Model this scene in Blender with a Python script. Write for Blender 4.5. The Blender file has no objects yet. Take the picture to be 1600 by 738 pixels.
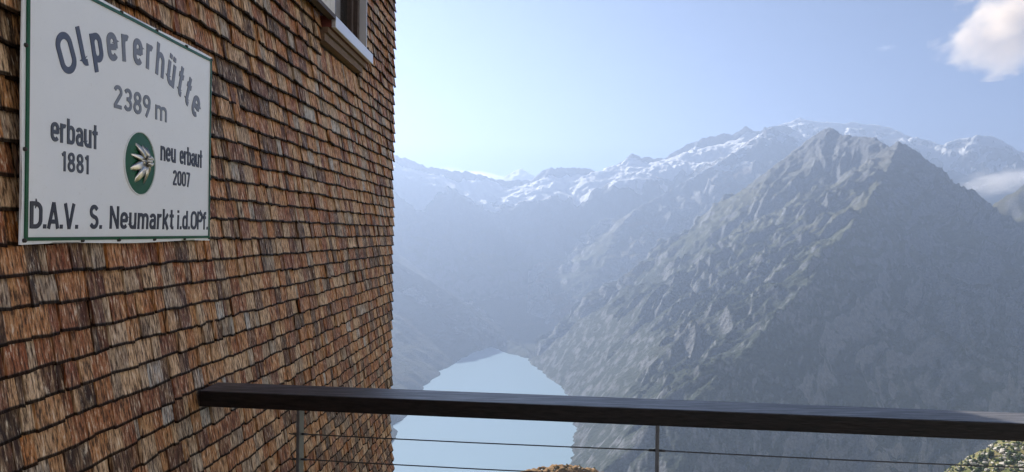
import bpy, bmesh, math, random
import numpy as np
from mathutils import Vector, Matrix

random.seed(7)
RNG = np.random.default_rng(11)
SC = bpy.context.scene
COL = SC.collection

# ------------------------------------------------------------------ camera
EYE = 1.68                  # eye height over the terrace floor (z = 0)
FPX = 1280.0                # focal length in photo pixels (1600 wide)
ROLL = 0.0122               # radians
HOR = 363.5                 # eye level in the levelled photo
cam_d = bpy.data.cameras.new('camera')
cam_d.sensor_width = 36.0
cam_d.lens = 36.0 * FPX / 1600.0
cam_d.clip_start = 0.05
cam_d.clip_end = 90000.0
cam = bpy.data.objects.new('camera', cam_d)
COL.objects.link(cam)
pitch = math.atan((369.0 - HOR) / FPX)
cam.matrix_world = Matrix.Translation((0, 0, EYE)) @ (
    Matrix.Rotation(math.radians(90) - pitch, 4, 'X') @ Matrix.Rotation(ROLL, 4, 'Z'))
SC.camera = cam

# ------------------------------------------------------------------ sky, sun, exposure
SUN_AZ, SUN_EL = math.radians(-31.5), math.radians(26.0)
S = Vector((math.sin(SUN_AZ) * math.cos(SUN_EL), math.cos(SUN_AZ) * math.cos(SUN_EL), math.sin(SUN_EL)))
world = bpy.data.worlds.new('World')
SC.world = world
world.use_nodes = True
nt = world.node_tree
bg = nt.nodes['Background']
sky = nt.nodes.new('ShaderNodeTexSky')
sky.sky_type = 'NISHITA'
sky.sun_disc = False
sky.sun_elevation = SUN_EL
sky.sun_rotation = SUN_AZ
sky.altitude = 2400
sky.air_density = 0.3
sky.dust_density = 0.0
sky.ozone_density = 2.5
nt.links.new(sky.outputs['Color'], bg.inputs['Color'])
bg.inputs['Strength'].default_value = 0.05
sun_d = bpy.data.lights.new('sun', 'SUN')
sun_d.energy = 5.0
sun_d.angle = math.radians(0.53)
sun_d.color = (1.0, 0.94, 0.85)
sun = bpy.data.objects.new('sun', sun_d)
sun.rotation_euler = S.to_track_quat('Z', 'Y').to_euler()
COL.objects.link(sun)
SC.view_settings.view_transform = 'Standard'
SC.view_settings.look = 'None'
SC.view_settings.gamma = 1.0
SC.view_settings.use_curve_mapping = False
SC.view_settings.exposure = 1.95
SC.render.engine = 'CYCLES'
SC.cycles.use_denoising = True
SC.cycles.max_bounces = 8
SC.cycles.volume_bounces = 2
SC.cycles.volume_max_steps = 256
SC.cycles.caustics_reflective = False
SC.cycles.caustics_refractive = False

# ------------------------------------------------------------------ photo pixel -> direction
def lev(x, y):
    return x + ROLL * (y - 369.0), y - ROLL * (x - 800.0)

def pix(x, y, Y):
    a, b = lev(x, y)
    return np.array([(a - 800.0) / FPX * Y, Y, EYE + (HOR - b) / FPX * Y])

# ------------------------------------------------------------------ material helpers
def new_mat(name):
    m = bpy.data.materials.new(name)
    m.use_nodes = True
    t = m.node_tree
    return m, t, t.nodes['Principled BSDF']

def N(t, kind, **kw):
    n = t.nodes.new(kind)
    for k, v in kw.items():
        if k in n.inputs:
            n.inputs[k].default_value = v
        else:
            setattr(n, k, v)
    return n

def math_n(t, op, a, b=None, clamp=False):
    n = t.nodes.new('ShaderNodeMath')
    n.operation = op
    n.use_clamp = clamp
    for i, v in enumerate((a, b)):
        if v is None:
            continue
        if isinstance(v, (int, float)):
            n.inputs[i].default_value = v
        else:
            t.links.new(v, n.inputs[i])
    return n.outputs[0]

def mix_c(t, fac, a, b, blend='MIX'):
    n = t.nodes.new('ShaderNodeMix')
    n.data_type = 'RGBA'
    n.blend_type = blend
    for i, v in ((0, fac), (6, a), (7, b)):
        if isinstance(v, (int, float)):
            n.inputs[i].default_value = v
        elif isinstance(v, tuple):
            n.inputs[i].default_value = (*v, 1.0)
        else:
            t.links.new(v, n.inputs[i])
    return n.outputs[2]

def ramp(t, fac, stops, interp='LINEAR'):
    n = t.nodes.new('ShaderNodeValToRGB')
    cr = n.color_ramp
    cr.interpolation = interp
    while len(cr.elements) < len(stops):
        cr.elements.new(0.5)
    for e, (p, c) in zip(cr.elements, stops):
        e.position = p
        e.color = (*c, 1.0) if isinstance(c, tuple) else (c, c, c, 1.0)
    t.links.new(fac, n.inputs[0])
    return n.outputs[0]

def noise_n(t, vec, scale, detail=4.0, rough=0.55, dist=0.0):
    n = N(t, 'ShaderNodeTexNoise')
    n.inputs['Scale'].default_value = scale
    n.inputs['Detail'].default_value = detail
    n.inputs['Roughness'].default_value = rough
    n.inputs['Distortion'].default_value = dist
    if vec is not None:
        t.links.new(vec, n.inputs['Vector'])
    return n.outputs['Fac']

def maprange(t, v, a, b, c=0.0, d=1.0):
    n = N(t, 'ShaderNodeMapRange')
    t.links.new(v, n.inputs['Value'])
    for k, x in (('From Min', a), ('From Max', b), ('To Min', c), ('To Max', d)):
        n.inputs[k].default_value = x
    return n.outputs['Result']

def bump(t, bsdf, height, strength, dist):
    b = N(t, 'ShaderNodeBump')
    b.inputs['Strength'].default_value = strength
    b.inputs['Distance'].default_value = dist
    t.links.new(height, b.inputs['Height'])
    t.links.new(b.outputs['Normal'], bsdf.inputs['Normal'])

def plain(name, col, rough=0.6, metal=0.0, spec=0.5, var=0.0, vscale=20.0):
    m, t, b = new_mat(name)
    b.inputs['Base Color'].default_value = (*col, 1)
    b.inputs['Roughness'].default_value = rough
    b.inputs['Metallic'].default_value = metal
    b.inputs['Specular IOR Level'].default_value = spec
    if var:
        g = N(t, 'ShaderNodeNewGeometry')
        f = noise_n(t, g.outputs['Position'], vscale, 5.0, 0.65)
        f = maprange(t, f, 0.25, 0.75, 1 - var, 1 + var)
        c = N(t, 'ShaderNodeCombineColor')
        for i in range(3):
            t.links.new(f, c.inputs[i])
        t.links.new(mix_c(t, 1.0, col, c.outputs[0], 'MULTIPLY'), b.inputs['Base Color'])
    return m

# ------------------------------------------------------------------ mesh helpers
def link(name, me, mat, parent=None):
    o = bpy.data.objects.new(name, me)
    if mat is not None:
        me.materials.append(mat)
    COL.objects.link(o)
    if parent is not None:
        o.parent = parent
    return o

def mesh_from(name, verts, faces, smooth=False):
    me = bpy.data.meshes.new(name)
    me.from_pydata([tuple(map(float, v)) for v in verts], [], faces)
    me.validate()
    if smooth:
        me.polygons.foreach_set('use_smooth', [True] * len(me.polygons))
    me.update()
    return me

def tag(o, label=None, cat=None, group=None, kind=None):
    if label: o['label'] = label
    if cat: o['category'] = cat
    if group: o['group'] = group
    if kind: o['kind'] = kind
    return o

def thing(name, label, cat, loc=(0, 0, 0), group=None):
    o = bpy.data.objects.new(name, None)
    o.empty_display_size = 0.2
    o.location = loc
    COL.objects.link(o)
    return tag(o, label, cat, group)

BOXF = [(0, 1, 3, 2), (4, 6, 7, 5), (0, 4, 5, 1), (2, 3, 7, 6), (0, 2, 6, 4), (1, 5, 7, 3)]

def hexa(c):
    """eight corners ordered (a,b,c) binary -> verts, faces"""
    return [tuple(p) for p in c], BOXF

def bevel_mesh(me, w, seg=2):
    bm = bmesh.new()
    bm.from_mesh(me)
    bmesh.ops.recalc_face_normals(bm, faces=bm.faces)
    bmesh.ops.bevel(bm, geom=bm.edges[:], offset=w, segments=seg, profile=0.7, affect='EDGES')
    bm.to_mesh(me)
    bm.free()
    return me

def tube(points, r, n=8):
    """polyline tube with caps"""
    P = [Vector(p) for p in points]
    vs, fs = [], []
    for i, p in enumerate(P):
        d = (P[min(i + 1, len(P) - 1)] - P[max(i - 1, 0)]).normalized()
        a = d.cross(Vector((0, 0, 1)))
        if a.length < 1e-3:
            a = Vector((1, 0, 0))
        a.normalize()
        b = d.cross(a)
        rr = r[i] if isinstance(r, (list, tuple)) else r
        for k in range(n):
            t = 2 * math.pi * k / n
            vs.append(p + (a * math.cos(t) + b * math.sin(t)) * rr)
    for i in range(len(P) - 1):
        for k in range(n):
            k2 = (k + 1) % n
            fs.append((i * n + k, i * n + k2, (i + 1) * n + k2, (i + 1) * n + k))
    fs.append(tuple(range(n - 1, -1, -1)))
    fs.append(tuple((len(P) - 1) * n + k for k in range(n)))
    return vs, fs

# ------------------------------------------------------------------ noise for terrain
def pn(x, y, seed=0):
    xi = np.floor(x).astype(np.int64); yi = np.floor(y).astype(np.int64)
    fx = x - xi; fy = y - yi
    u = fx * fx * fx * (fx * (fx * 6 - 15) + 10)
    v = fy * fy * fy * (fy * (fy * 6 - 15) + 10)
    def g(ix, iy, dx, dy):
        h = (ix * 374761393 + iy * 668265263 + seed * 144269504) & 0xffffffff
        h = ((h ^ (h >> 13)) * 1274126177) & 0xffffffff
        h = h ^ (h >> 16)
        a = h / 4294967296.0 * 2 * np.pi
        return np.cos(a) * dx + np.sin(a) * dy
    a = g(xi, yi, fx, fy); b = g(xi + 1, yi, fx - 1, fy)
    c = g(xi, yi + 1, fx, fy - 1); d = g(xi + 1, yi + 1, fx - 1, fy - 1)
    return ((a + u * (b - a)) + v * ((c + u * (d - c)) - (a + u * (b - a)))) * 1.5

def fbm(x, y, o=4, seed=0, gain=0.5):
    s = 0; a = 1.0
    for i in range(o):
        s = s + a * pn(x * 2 ** i, y * 2 ** i, seed + i * 17)
        a *= gain
    return s

def ridged(x, y, o=4, seed=0, gain=0.5):
    s = 0; a = 1.0; w = 1.0
    for i in range(o):
        r = 1 - np.abs(pn(x * 2 ** i, y * 2 ** i, seed + i * 31))
        r = r * r * w
        s = s + a * r
        w = np.clip(r * 1.4, 0, 1)
        a *= gain
    return s

def sstep(a, b, x):
    t = np.clip((x - a) / (b - a), 0, 1)
    return t * t * (3 - 2 * t)

# ------------------------------------------------------------------ lake outline (pixels on the water level)
LAKE_Z = EYE - 607.0
def on_lake(x, y):
    a, b = lev(x, y)
    Y = 607.0 * FPX / (b - HOR)
    return ((a - 800) / FPX * Y, Y)
SHORE = [on_lake(*p) for p in [
    (560, 800), (588, 730), (606, 700), (616, 688), (626, 680), (617, 668), (634, 656), (641, 644), (650, 626),
    (666, 604), (684, 590), (692, 580), (705, 572), (735, 554), (751, 548), (771, 541), (776, 549), (790, 554),
    (826, 560), (829, 568), (848, 582), (876, 604), (890, 622), (904, 648), (896, 664), (904, 676), (894, 684),
    (899, 692), (892, 701), (898, 711), (890, 728), (884, 760), (872, 800), (820, 900), (600, 900)]]

def lake_dist(x, y):
    """signed: positive outside"""
    P = np.array(SHORE)
    d = np.full(x.shape, 1e12)
    inside = np.zeros(x.shape, bool)
    n = len(P)
    for i in range(n):
        ax, ay = P[i]; bx, by = P[(i + 1) % n]
        ex, ey = bx - ax, by - ay
        t = np.clip(((x - ax) * ex + (y - ay) * ey) / (ex * ex + ey * ey), 0, 1)
        d = np.minimum(d, (x - ax - t * ex) ** 2 + (y - ay - t * ey) ** 2)
        c = ((ay > y) != (by > y)) & (x < (bx - ax) * (y - ay) / (by - ay + 1e-12) + ax)
        inside ^= c
    d = np.sqrt(d)
    return np.where(inside, -d, d)

# ------------------------------------------------------------------ mountains from crest lines
def crest(pts):
    return [pix(*p) for p in pts]

def spurs(lines, step, length, drop, rng, sides=(1, -1), sub=True, slope=0.95):
    segs = []
    for L in lines:
        acc = rng.uniform(0, step)
        for i in range(len(L) - 1):
            a, b = np.array(L[i]), np.array(L[i + 1])
            ln = np.hypot(*(b - a)[:2])
            while acc < ln:
                p = a + (b - a) * acc / ln
                d = (b - a)[:2] / ln
                for s in sides:
                    if rng.random() < 0.2:
                        continue
                    ang = s * math.radians(rng.uniform(58, 100))
                    q = p.copy(); q[2] -= rng.uniform(4, 18)
                    l = length * rng.uniform(0.5, 1.2)
                    dr = drop * rng.uniform(0.85, 1.15)
                    for k in range(3):
                        dv = np.array([d[0] * math.cos(ang) - d[1] * math.sin(ang), d[0] * math.sin(ang) + d[1] * math.cos(ang)])
                        e = np.array([*(q[:2] + dv * l / 3), q[2] - dr * l / 3])
                        segs.append((q, e, slope))
                        if sub and rng.random() < 0.75:
                            a2 = ang + rng.choice([-1, 1]) * math.radians(rng.uniform(35, 60))
                            dv2 = np.array([d[0] * math.cos(a2) - d[1] * math.sin(a2), d[0] * math.sin(a2) + d[1] * math.cos(a2)])
                            l2 = l * rng.uniform(0.25, 0.5)
                            segs.append((e, np.array([*(e[:2] + dv2 * l2), e[2] - dr * 1.05 * l2]), slope * 1.05))
                        ang += math.radians(rng.uniform(-22, 22))
                        q = e
                acc += step * rng.uniform(0.6, 1.4)
            acc -= ln
    return segs

def seg_h(x, y, segs, glacier=None):
    h = np.full(x.shape, -1e6)
    for a, b, sl in segs:
        ex, ey = b[0] - a[0], b[1] - a[1]
        t = np.clip(((x - a[0]) * ex + (y - a[1]) * ey) / (ex * ex + ey * ey + 1e-9), 0, 1)
        d = np.hypot(x - a[0] - t * ex, y - a[1] - t * ey)
        z = a[2] + (b[2] - a[2]) * t
        if glacier is not None:
            g0, g1, s0, s1, s2 = glacier
            drop = s0 * np.minimum(d, g0) + s1 * np.clip(d - g0, 0, g1 - g0) + s2 * np.maximum(d - g1, 0)
        else:
            drop = sl * d
        h = np.maximum(h, z - drop)
    return h

def crest_d(x, y, lines):
    d2 = np.full(x.shape, 1e12)
    for L in lines:
        for a, b in zip(L[:-1], L[1:]):
            ex, ey = b[0] - a[0], b[1] - a[1]
            t = np.clip(((x - a[0]) * ex + (y - a[1]) * ey) / (ex * ex + ey * ey + 1e-9), 0, 1)
            d2 = np.minimum(d2, (x - a[0] - t * ex) ** 2 + (y - a[1] - t * ey) ** 2)
    return np.sqrt(d2)

def grid_mesh(name, X, Y, Z, mat, attrs=None, keep=None, parent=None):
    r, c = X.shape
    v = np.stack([X, Y, Z], -1).reshape(-1, 3)
    idx = np.arange(r * c).reshape(r, c)
    q = np.stack([idx[:-1, :-1], idx[:-1, 1:], idx[1:, 1:], idx[1:, :-1]], -1).reshape(-1, 4)
    if keep is not None:
        k = keep.reshape(-1)
        q = q[k[q].any(1)]
        used = np.unique(q)
        rm = np.full(r * c, -1); rm[used] = np.arange(len(used))
        v = v[used]; q = rm[q]
        if attrs:
            attrs = {n: a.reshape(-1)[used] for n, a in attrs.items()}
    me = bpy.data.meshes.new(name)
    me.vertices.add(len(v)); me.vertices.foreach_set('co', v.astype(np.float32).reshape(-1))
    me.loops.add(q.size); me.loops.foreach_set('vertex_index', q.reshape(-1).astype(np.int32))
    me.polygons.add(len(q))
    me.polygons.foreach_set('loop_start', (np.arange(len(q)) * 4).astype(np.int32))
    me.polygons.foreach_set('loop_total', np.full(len(q), 4, np.int32))
    me.polygons.foreach_set('use_smooth', np.ones(len(q), bool))
    me.update(calc_edges=True)
    for n, a in (attrs or {}).items():
        at = me.attributes.new(n, 'FLOAT', 'POINT')
        at.data.foreach_set('value', np.asarray(a, np.float32).reshape(-1))
    return link(name, me, mat, parent)

def normal_z(X, Y, Z):
    du = np.stack([np.gradient(A, axis=1) for A in (X, Y, Z)], -1)
    dv = np.stack([np.gradient(A, axis=0) for A in (X, Y, Z)], -1)
    n = np.cross(du, dv)
    return np.abs(n[..., 2]) / np.linalg.norm(n, axis=-1)

# mountain material -------------------------------------------------
def mountain_material(name, forest=-330.0, grass=60.0, ochre=0.5, seed=0.0, rockc=(0.26, 0.26, 0.27)):
    m, t, b = new_mat(name)
    g = N(t, 'ShaderNodeNewGeometry')
    pos = g.outputs['Position']
    sp = N(t, 'ShaderNodeSeparateXYZ'); t.links.new(pos, sp.inputs[0])
    sn = N(t, 'ShaderNodeSeparateXYZ'); t.links.new(g.outputs['Normal'], sn.inputs[0])
    big = noise_n(t, pos, 0.0035, 5.0, 0.6)
    mid = noise_n(t, pos, 0.02, 6.0, 0.7)
    fine = noise_n(t, pos, 0.10, 6.0, 0.82)
    z = math_n(t, 'ADD', sp.outputs['Z'], math_n(t, 'MULTIPLY', math_n(t, 'SUBTRACT', big, 0.5), 420.0))
    z = math_n(t, 'ADD', z, math_n(t, 'MULTIPLY', math_n(t, 'SUBTRACT', mid, 0.5), 260.0))
    zz = maprange(t, z, -650.0, 900.0)
    q = lambda h: (h + 650.0) / 1550.0
    veg = ramp(t, zz, [(0.0, (0.030, 0.042, 0.022)), (q(forest), (0.032, 0.046, 0.022)), (q(forest + 130), (0.085, 0.095, 0.04)),
                       (q(grass), (0.12, 0.115, 0.06)), (q(grass + 180), tuple(v * 0.85 for v in rockc)), (1.0, tuple(v * 0.85 for v in rockc))])
    rock = mix_c(t, fine, tuple(v * 0.6 for v in rockc), tuple(v * 1.35 for v in rockc))
    # meadows turned ochre in autumn
    om = maprange(t, noise_n(t, pos, 0.0026, 4.0, 0.5, 0.6), 0.60 - 0.1 * ochre, 0.68, 0.0, 0.85 * ochre)
    veg = mix_c(t, om, veg, (0.24, 0.14, 0.07))
    steep = maprange(t, math_n(t, 'ADD', sn.outputs['Z'], math_n(t, 'MULTIPLY', math_n(t, 'SUBTRACT', mid, 0.5), 0.40)), 0.56, 0.72)
    col = mix_c(t, steep, rock, veg)
    f2 = maprange(t, fine, 0.25, 0.75, 0.55, 1.4)
    cc = N(t, 'ShaderNodeCombineColor')
    for i in range(3):
        t.links.new(f2, cc.inputs[i])
    col = mix_c(t, 1.0, col, cc.outputs[0], 'MULTIPLY')
    at = N(t, 'ShaderNodeAttribute', attribute_name='snow')
    sf = maprange(t, math_n(t, 'ADD', at.outputs['Fac'], math_n(t, 'MULTIPLY', math_n(t, 'SUBTRACT', fine, 0.5), 0.35)), 0.36, 0.60)
    col = mix_c(t, sf, col, (0.88, 0.89, 0.90))
    t.links.new(col, b.inputs['Base Color'])
    b.inputs['Roughness'].default_value = 0.9
    b.inputs['Specular IOR Level'].default_value = 0.15
    vor = N(t, 'ShaderNodeTexVoronoi'); vor.inputs['Scale'].default_value = 0.11; vor.inputs['Randomness'].default_value = 1.0
    t.links.new(pos, vor.inputs['Vector'])
    crowns = math_n(t, 'SUBTRACT', 1.0, vor.outputs['Distance'])
    wood = maprange(t, zz, q(forest + 150), q(forest - 20), 0.0, 1.0)
    h = math_n(t, 'ADD', math_n(t, 'MULTIPLY', mid, 0.4), math_n(t, 'MULTIPLY', fine, 0.8))
    h = math_n(t, 'ADD', h, math_n(t, 'MULTIPLY', math_n(t, 'MULTIPLY', crowns, wood), 0.45))
    bump(t, b, h, 0.9, 26.0)
    return m

def massif(name, lines, grid, mat, seed, slope=0.8, spur=None, glacier=None, snow=None, gully=(60, 260), jag=9.0, lakeclip=True, floor=None, ribs=None):
    u0, u1, nu, y0, y1, ny = grid
    u = np.linspace(u0, u1, nu); yy = np.linspace(y0, y1, ny)
    U, Y = np.meshgrid(u, yy); X = U * Y
    rng = np.random.default_rng(seed)
    prim = [(np.array(a), np.array(b), slope) for L in lines for a, b in zip(L[:-1], L[1:])]
    d0 = crest_d(X, Y, lines)
    amp = np.minimum(6 + d0 * 0.32, 110.0)
    wx = X + amp * fbm(X / 420, Y / 420, 4, seed + 3)
    wy = Y + amp * fbm(X / 420 + 9.3, Y / 420 - 4.1, 4, seed + 5)
    H = seg_h(wx, wy, prim, glacier)
    if spur:
        step, length, drop = spur
        ss = spurs(lines, step, length, drop, rng, slope=slope * 1.2)
        H = np.maximum(H, seg_h(wx, wy, ss))
    k = sstep(0, 260, d0)
    H = H + k * gully[0] * (ridged(wx / gully[1], wy / gully[1], 5, seed + 40) - 1.0)
    H = H + (1 - 0.4 * k) * jag * fbm(X / 70, Y / 70, 4, seed + 60, 0.6)
    H = H + 4.5 * ridged(X / 64, Y / 64, 5, seed + 80, 0.6) - 3
    if floor is not None:
        H = np.maximum(H, floor(X, Y) + 8 * fbm(X / 120, Y / 120, 4, seed + 9))
    if ribs is not None:
        cx, cy, am_, sc_r = ribs                 # gullies running down the fall line
        pa_, pb_ = cx * wx + cy * wy, -cy * wx + cx * wy
        H = H + am_ * sstep(20, 200, d0) * (ridged(pa_ / sc_r, pb_ / (sc_r * 5.5), 4, seed + 91, 0.55) - 1.1)
    if lakeclip:
        D = lake_dist(X, Y) + 9 * fbm(X / 60, Y / 60, 3, 77)
        cap = LAKE_Z + np.where(D > 0, D * 1.0 + 2, D * 0.8)
        H = np.minimum(H, cap)
    Hs = H.copy()
    for _ in range(6):
        Hs[1:-1, 1:-1] = (Hs[1:-1, 1:-1] * 2 + Hs[:-2, 1:-1] + Hs[2:, 1:-1] + Hs[1:-1, :-2] + Hs[1:-1, 2:]) / 6
    nz = normal_z(X, Y, Hs)
    sn = np.zeros_like(H)
    if snow is not None:
        sn = snow(X, Y, H, d0, nz)
    keep = H > LAKE_Z - 25
    o = grid_mesh(name, X, Y, H, mat, {'snow': sn}, keep)
    return tag(o, kind='structure')

MAT_FAR = mountain_material('far rock', forest=-420, grass=-60, ochre=0.2, rockc=(0.12, 0.12, 0.13))
MAT_MID = mountain_material('mid slopes', forest=-330, grass=40, ochre=0.9)
MAT_MAIN = mountain_material('wooded rock', forest=-160, grass=230, ochre=0.15, rockc=(0.19, 0.195, 0.205))
MAT_LEFT = mountain_material('wooded slope', forest=-200, grass=160, ochre=0.2)

def snow_fn(z0, w, nz0, seed, sc=300.0, nzw=0.16):
    def f(X, Y, H, d, nz):
        n = fbm(X / sc, Y / sc, 4, seed)
        a = sstep(z0 - w, z0 + w, H + 130 * n)
        b = sstep(nz0, nz0 + nzw, nz + 0.16 * fbm(X / 90, Y / 90, 3, seed + 4))
        return a * b
    return f

def far_snow(X, Y, H, d, nz):
    n = fbm(X / 330, Y / 330, 4, 21)
    a = sstep(55, 120, d + 60 * n) * sstep(780, 560, d + 260 * fbm(X / 260, Y / 260, 4, 27))
    b = sstep(0.42, 0.56, nz + 0.08 * n)
    return a * b * sstep(80, 200, H + 100 * n)

# far glaciated ridge closing the valley, left to right
far_l = crest([(380, 190, 7200), (500, 215, 7100), (575, 226, 7000), (620, 243, 7000), (650, 254, 7050), (672, 262, 7100), (700, 266, 7200), (730, 268, 7300), (760, 277, 7400),
               (785, 283, 7500), (832, 281, 7500), (846, 269, 7450), (862, 262, 7400), (884, 263, 7450), (903, 261, 7450), (925, 265, 7500), (945, 277, 7550),
               (958, 264, 7500), (974, 252, 7450), (990, 240, 7400), (1003, 246, 7450), (1022, 247, 7500), (1042, 246, 7500), (1058, 233, 7500), (1076, 225, 7500),
               (1100, 216, 7500), (1122, 211, 7500), (1146, 208, 7500), (1165, 199, 7500), (1180, 207, 7500), (1196, 199, 7500), (1230, 196, 7700)])
massif('far_ridge', [far_l], (-0.36, 0.42, 640, 5400, 8600, 250), MAT_FAR, 5, slope=0.75, spur=(260, 420, 0.62),
       glacier=(120, 640, 0.95, 0.36, 0.95), snow=far_snow, gully=(22, 340), jag=15, lakeclip=False)
# small snow peak far behind the saddle
peak_b = crest([(770, 292, 10500), (795, 272, 10500), (815, 263, 10500), (832, 274, 10500), (850, 290, 10500)])
massif('distant_peak', [peak_b], (-0.06, 0.07, 120, 9700, 11200, 70), MAT_FAR, 8, slope=0.7, spur=(150, 300, 0.5),
       snow=snow_fn(300, 40, 0.6, 31), gully=(30, 200), jag=6, lakeclip=False)
# broad snow dome behind the pyramid
dome = crest([(1170, 230, 9000), (1208, 203, 9000), (1222, 194, 9000), (1236, 189, 9000), (1250, 184, 9000), (1262, 189, 9000), (1285, 191, 9000), (1318, 193, 9000), (1335, 191, 9000),
              (1352, 195, 9000), (1368, 194, 9000), (1392, 200, 9000), (1410, 208, 9000), (1440, 226, 8950), (1470, 244, 8900), (1500, 275, 8900), (1530, 300, 8900)])
massif('snow_mountain', [dome], (0.24, 0.66, 360, 7600, 9900, 170), MAT_FAR, 12, slope=0.7, spur=(260, 420, 0.55),
       glacier=(90, 700, 0.8, 0.42, 0.8), snow=snow_fn(560, 110, 0.64, 22, 320, 0.12), gully=(40, 260), jag=7, lakeclip=False)
# rocky glaciated peak at far right
peak_r = crest([(1400, 285, 8300), (1440, 248, 8300), (1463, 230, 8300), (1480, 223, 8300), (1500, 217, 8300), (1520, 215, 8250), (1526, 211, 8250), (1548, 213, 8250), (1562, 219, 8250),
                (1575, 230, 8250), (1590, 238, 8300), (1602, 243, 8300), (1650, 262, 8300), (1720, 290, 8300), (1800, 310, 8300)])
massif('rocky_peak', [peak_r], (0.42, 0.85, 360, 6900, 9200, 170), MAT_FAR, 15, slope=0.8, spur=(200, 480, 0.62),
       snow=snow_fn(520, 110, 0.66, 23, 320, 0.12), gully=(46, 220), jag=9, lakeclip=False)
# mountain behind the pyramid's left shoulder
mid_1 = crest([(1330, 230, 7000), (1270, 228, 6950), (1240, 213, 6900), (1205, 199, 6900), (1190, 208, 6850), (1160, 230, 6750), (1125, 252, 6600), (1070, 284, 6350), (1032, 306, 6200), (1000, 322, 6050),
               (972, 348, 5900), (952, 378, 5800), (932, 420, 5600), (912, 460, 5400), (893, 505, 5150)])
massif('mid_mountain', [mid_1], (0.02, 0.46, 400, 4700, 7300, 280), MAT_MID, 19, slope=0.72, spur=(240, 620, 0.5),
       snow=snow_fn(560, 60, 0.74, 24), gully=(55, 280), jag=8, lakeclip=True)
# the pyramid above the lake
# its big shaded face is one slope through three photographed points: summit, right shoulder, foot above the water
def plane3(p, q, r):
    n = np.cross(np.array(q) - p, np.array(r) - p)
    return (-n[0] / n[2], -n[1] / n[2], p[2] + (n[0] * p[0] + n[1] * p[1]) / n[2])
FB, FC, FA = plane3(pix(1405, 221, 3700), pix(1540, 316, 3500), pix(1300, 738, 1800))
def on_face(x, y):
    a, b = lev(x, y)
    u, k = (a - 800) / FPX, (HOR - b) / FPX
    return pix(x, y, (EYE - FA) / (FC + FB * u - k))
py_rib = [on_face(*p) for p in [(1405, 221), (1388, 262), (1362, 305), (1338, 342), (1300, 388), (1270, 428), (1238, 468), (1200, 505), (1150, 560), (1105, 606), (1060, 645)]]
py_right = [on_face(*p) for p in [(1405, 221), (1436, 243), (1470, 266), (1500, 288), (1540, 316), (1620, 372)]]
py_top = crest([(1405, 221, 3700), (1392, 231, 3800), (1370, 217, 3900), (1345, 214, 4000), (1318, 211, 4100), (1296, 199, 4200), (1280, 208, 4220), (1240, 236, 4200), (1208, 270, 4180),
                (1180, 300, 4150), (1130, 350, 4080), (1090, 394, 4000), (1050, 430, 3930), (1000, 462, 3820), (960, 492, 3700), (925, 530, 3500), (900, 556, 3300), (905, 590, 3220)])
RY = np.array([p[1] for p in py_rib])[::-1]; RX = np.array([p[0] for p in py_rib])[::-1]
TX = np.array([p[0] for p in py_right]); TY = np.array([p[1] for p in py_right])
o_ = np.argsort(TX); TX, TY = TX[o_], TY[o_]
def face(X, Y):
    z = FA + FB * X + FC * Y
    z = z - 1.02 * np.maximum(np.interp(Y, RY, RX) + 38 * fbm(Y / 130, X * 0 + 3.3, 4, 71, 0.6) * sstep(3650, 3300, Y) - X, 0)
    yc = np.interp(X, TX, TY)
    z = z - (FC + 0.8) * np.maximum(Y - yc, 0)
    return z + 20 * (ridged(X / 150, Y / 150, 5, 58) - 1.1)
massif('pyramid_mountain', [py_top, py_rib], (0.03, 0.86, 680, 1550, 4800, 430), MAT_MAIN, 23, slope=0.80, spur=(170, 640, 0.60),
       gully=(20, 260), jag=9, lakeclip=True, floor=face, ribs=(0.80, -0.60, 24.0, 105.0))
# dark flank on the right, running out of the picture
right_1 = crest([(1535, 335, 3950), (1575, 305, 3850), (1600, 289, 3800), (1640, 268, 3800), (1700, 235, 3800), (1800, 190, 3800), (1950, 140, 3800)])
def bank(X, Y):
    d = lake_dist(X, Y)
    return LAKE_Z + np.where(d > 0, 50 * (1 - np.exp(-np.maximum(d, 0) / 300.0)), d * 0.8)
massif('right_flank', [right_1], (0.03, 1.25, 620, 1650, 4400, 300), MAT_MAIN, 29, slope=0.92, spur=(300, 500, 0.75),
       gully=(30, 260), jag=7, lakeclip=True, floor=bank)
# slope left of the lake, with its spur down to the head of the water
left_1 = crest([(300, 350, 4900), (420, 355, 4800), (520, 370, 4700), (580, 389, 4650), (620, 408, 4600), (660, 432, 4570), (705, 461, 4540), (745, 494, 4510), (783, 527, 4480), (800, 540, 4440)])
left_2 = crest([(300, 350, 4900), (200, 345, 3500), (100, 350, 2800), (0, 350, 2300)])
bank_r = crest([(783, 527, 4470), (812, 541, 4250), (836, 557, 3900), (866, 582, 3380), (892, 604, 3180)])
def left_floor(X, Y):
    d = lake_dist(X, Y)
    return LAKE_Z - 3 + 0.62 * np.minimum(d, np.maximum(-X - 90, -10) * 1.2)
massif('left_slope', [left_1, left_2], (-1.2, 0.03, 480, 1700, 5250, 310), MAT_LEFT, 33, slope=0.70, spur=(260, 700, 0.52),
       gully=(34, 260), jag=6, lakeclip=True, floor=left_floor)
massif('lake_bank', [bank_r], (-0.03, 0.1, 120, 3000, 4600, 160), MAT_LEFT, 37, slope=0.42, gully=(8, 120), jag=6, lakeclip=True)

# valley floor: one sheet under everything
gx = np.linspace(-9000, 11000, 200); gy = np.linspace(-9000, 13000, 220)
GX, GY = np.meshgrid(gx, gy)
gd = lake_dist(GX, GY)
GZ = LAKE_Z - 22 + 0.13 * np.clip(GY - 4700, 0, 4000) + 18 * fbm(GX / 900, GY / 900, 3, 90)
GZ = np.where(gd < 250, LAKE_Z - 22, GZ)
tag(grid_mesh('valley_floor', GX, GY, GZ, MAT_LEFT, {'snow': np.zeros_like(GX)}), kind='structure')

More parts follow.
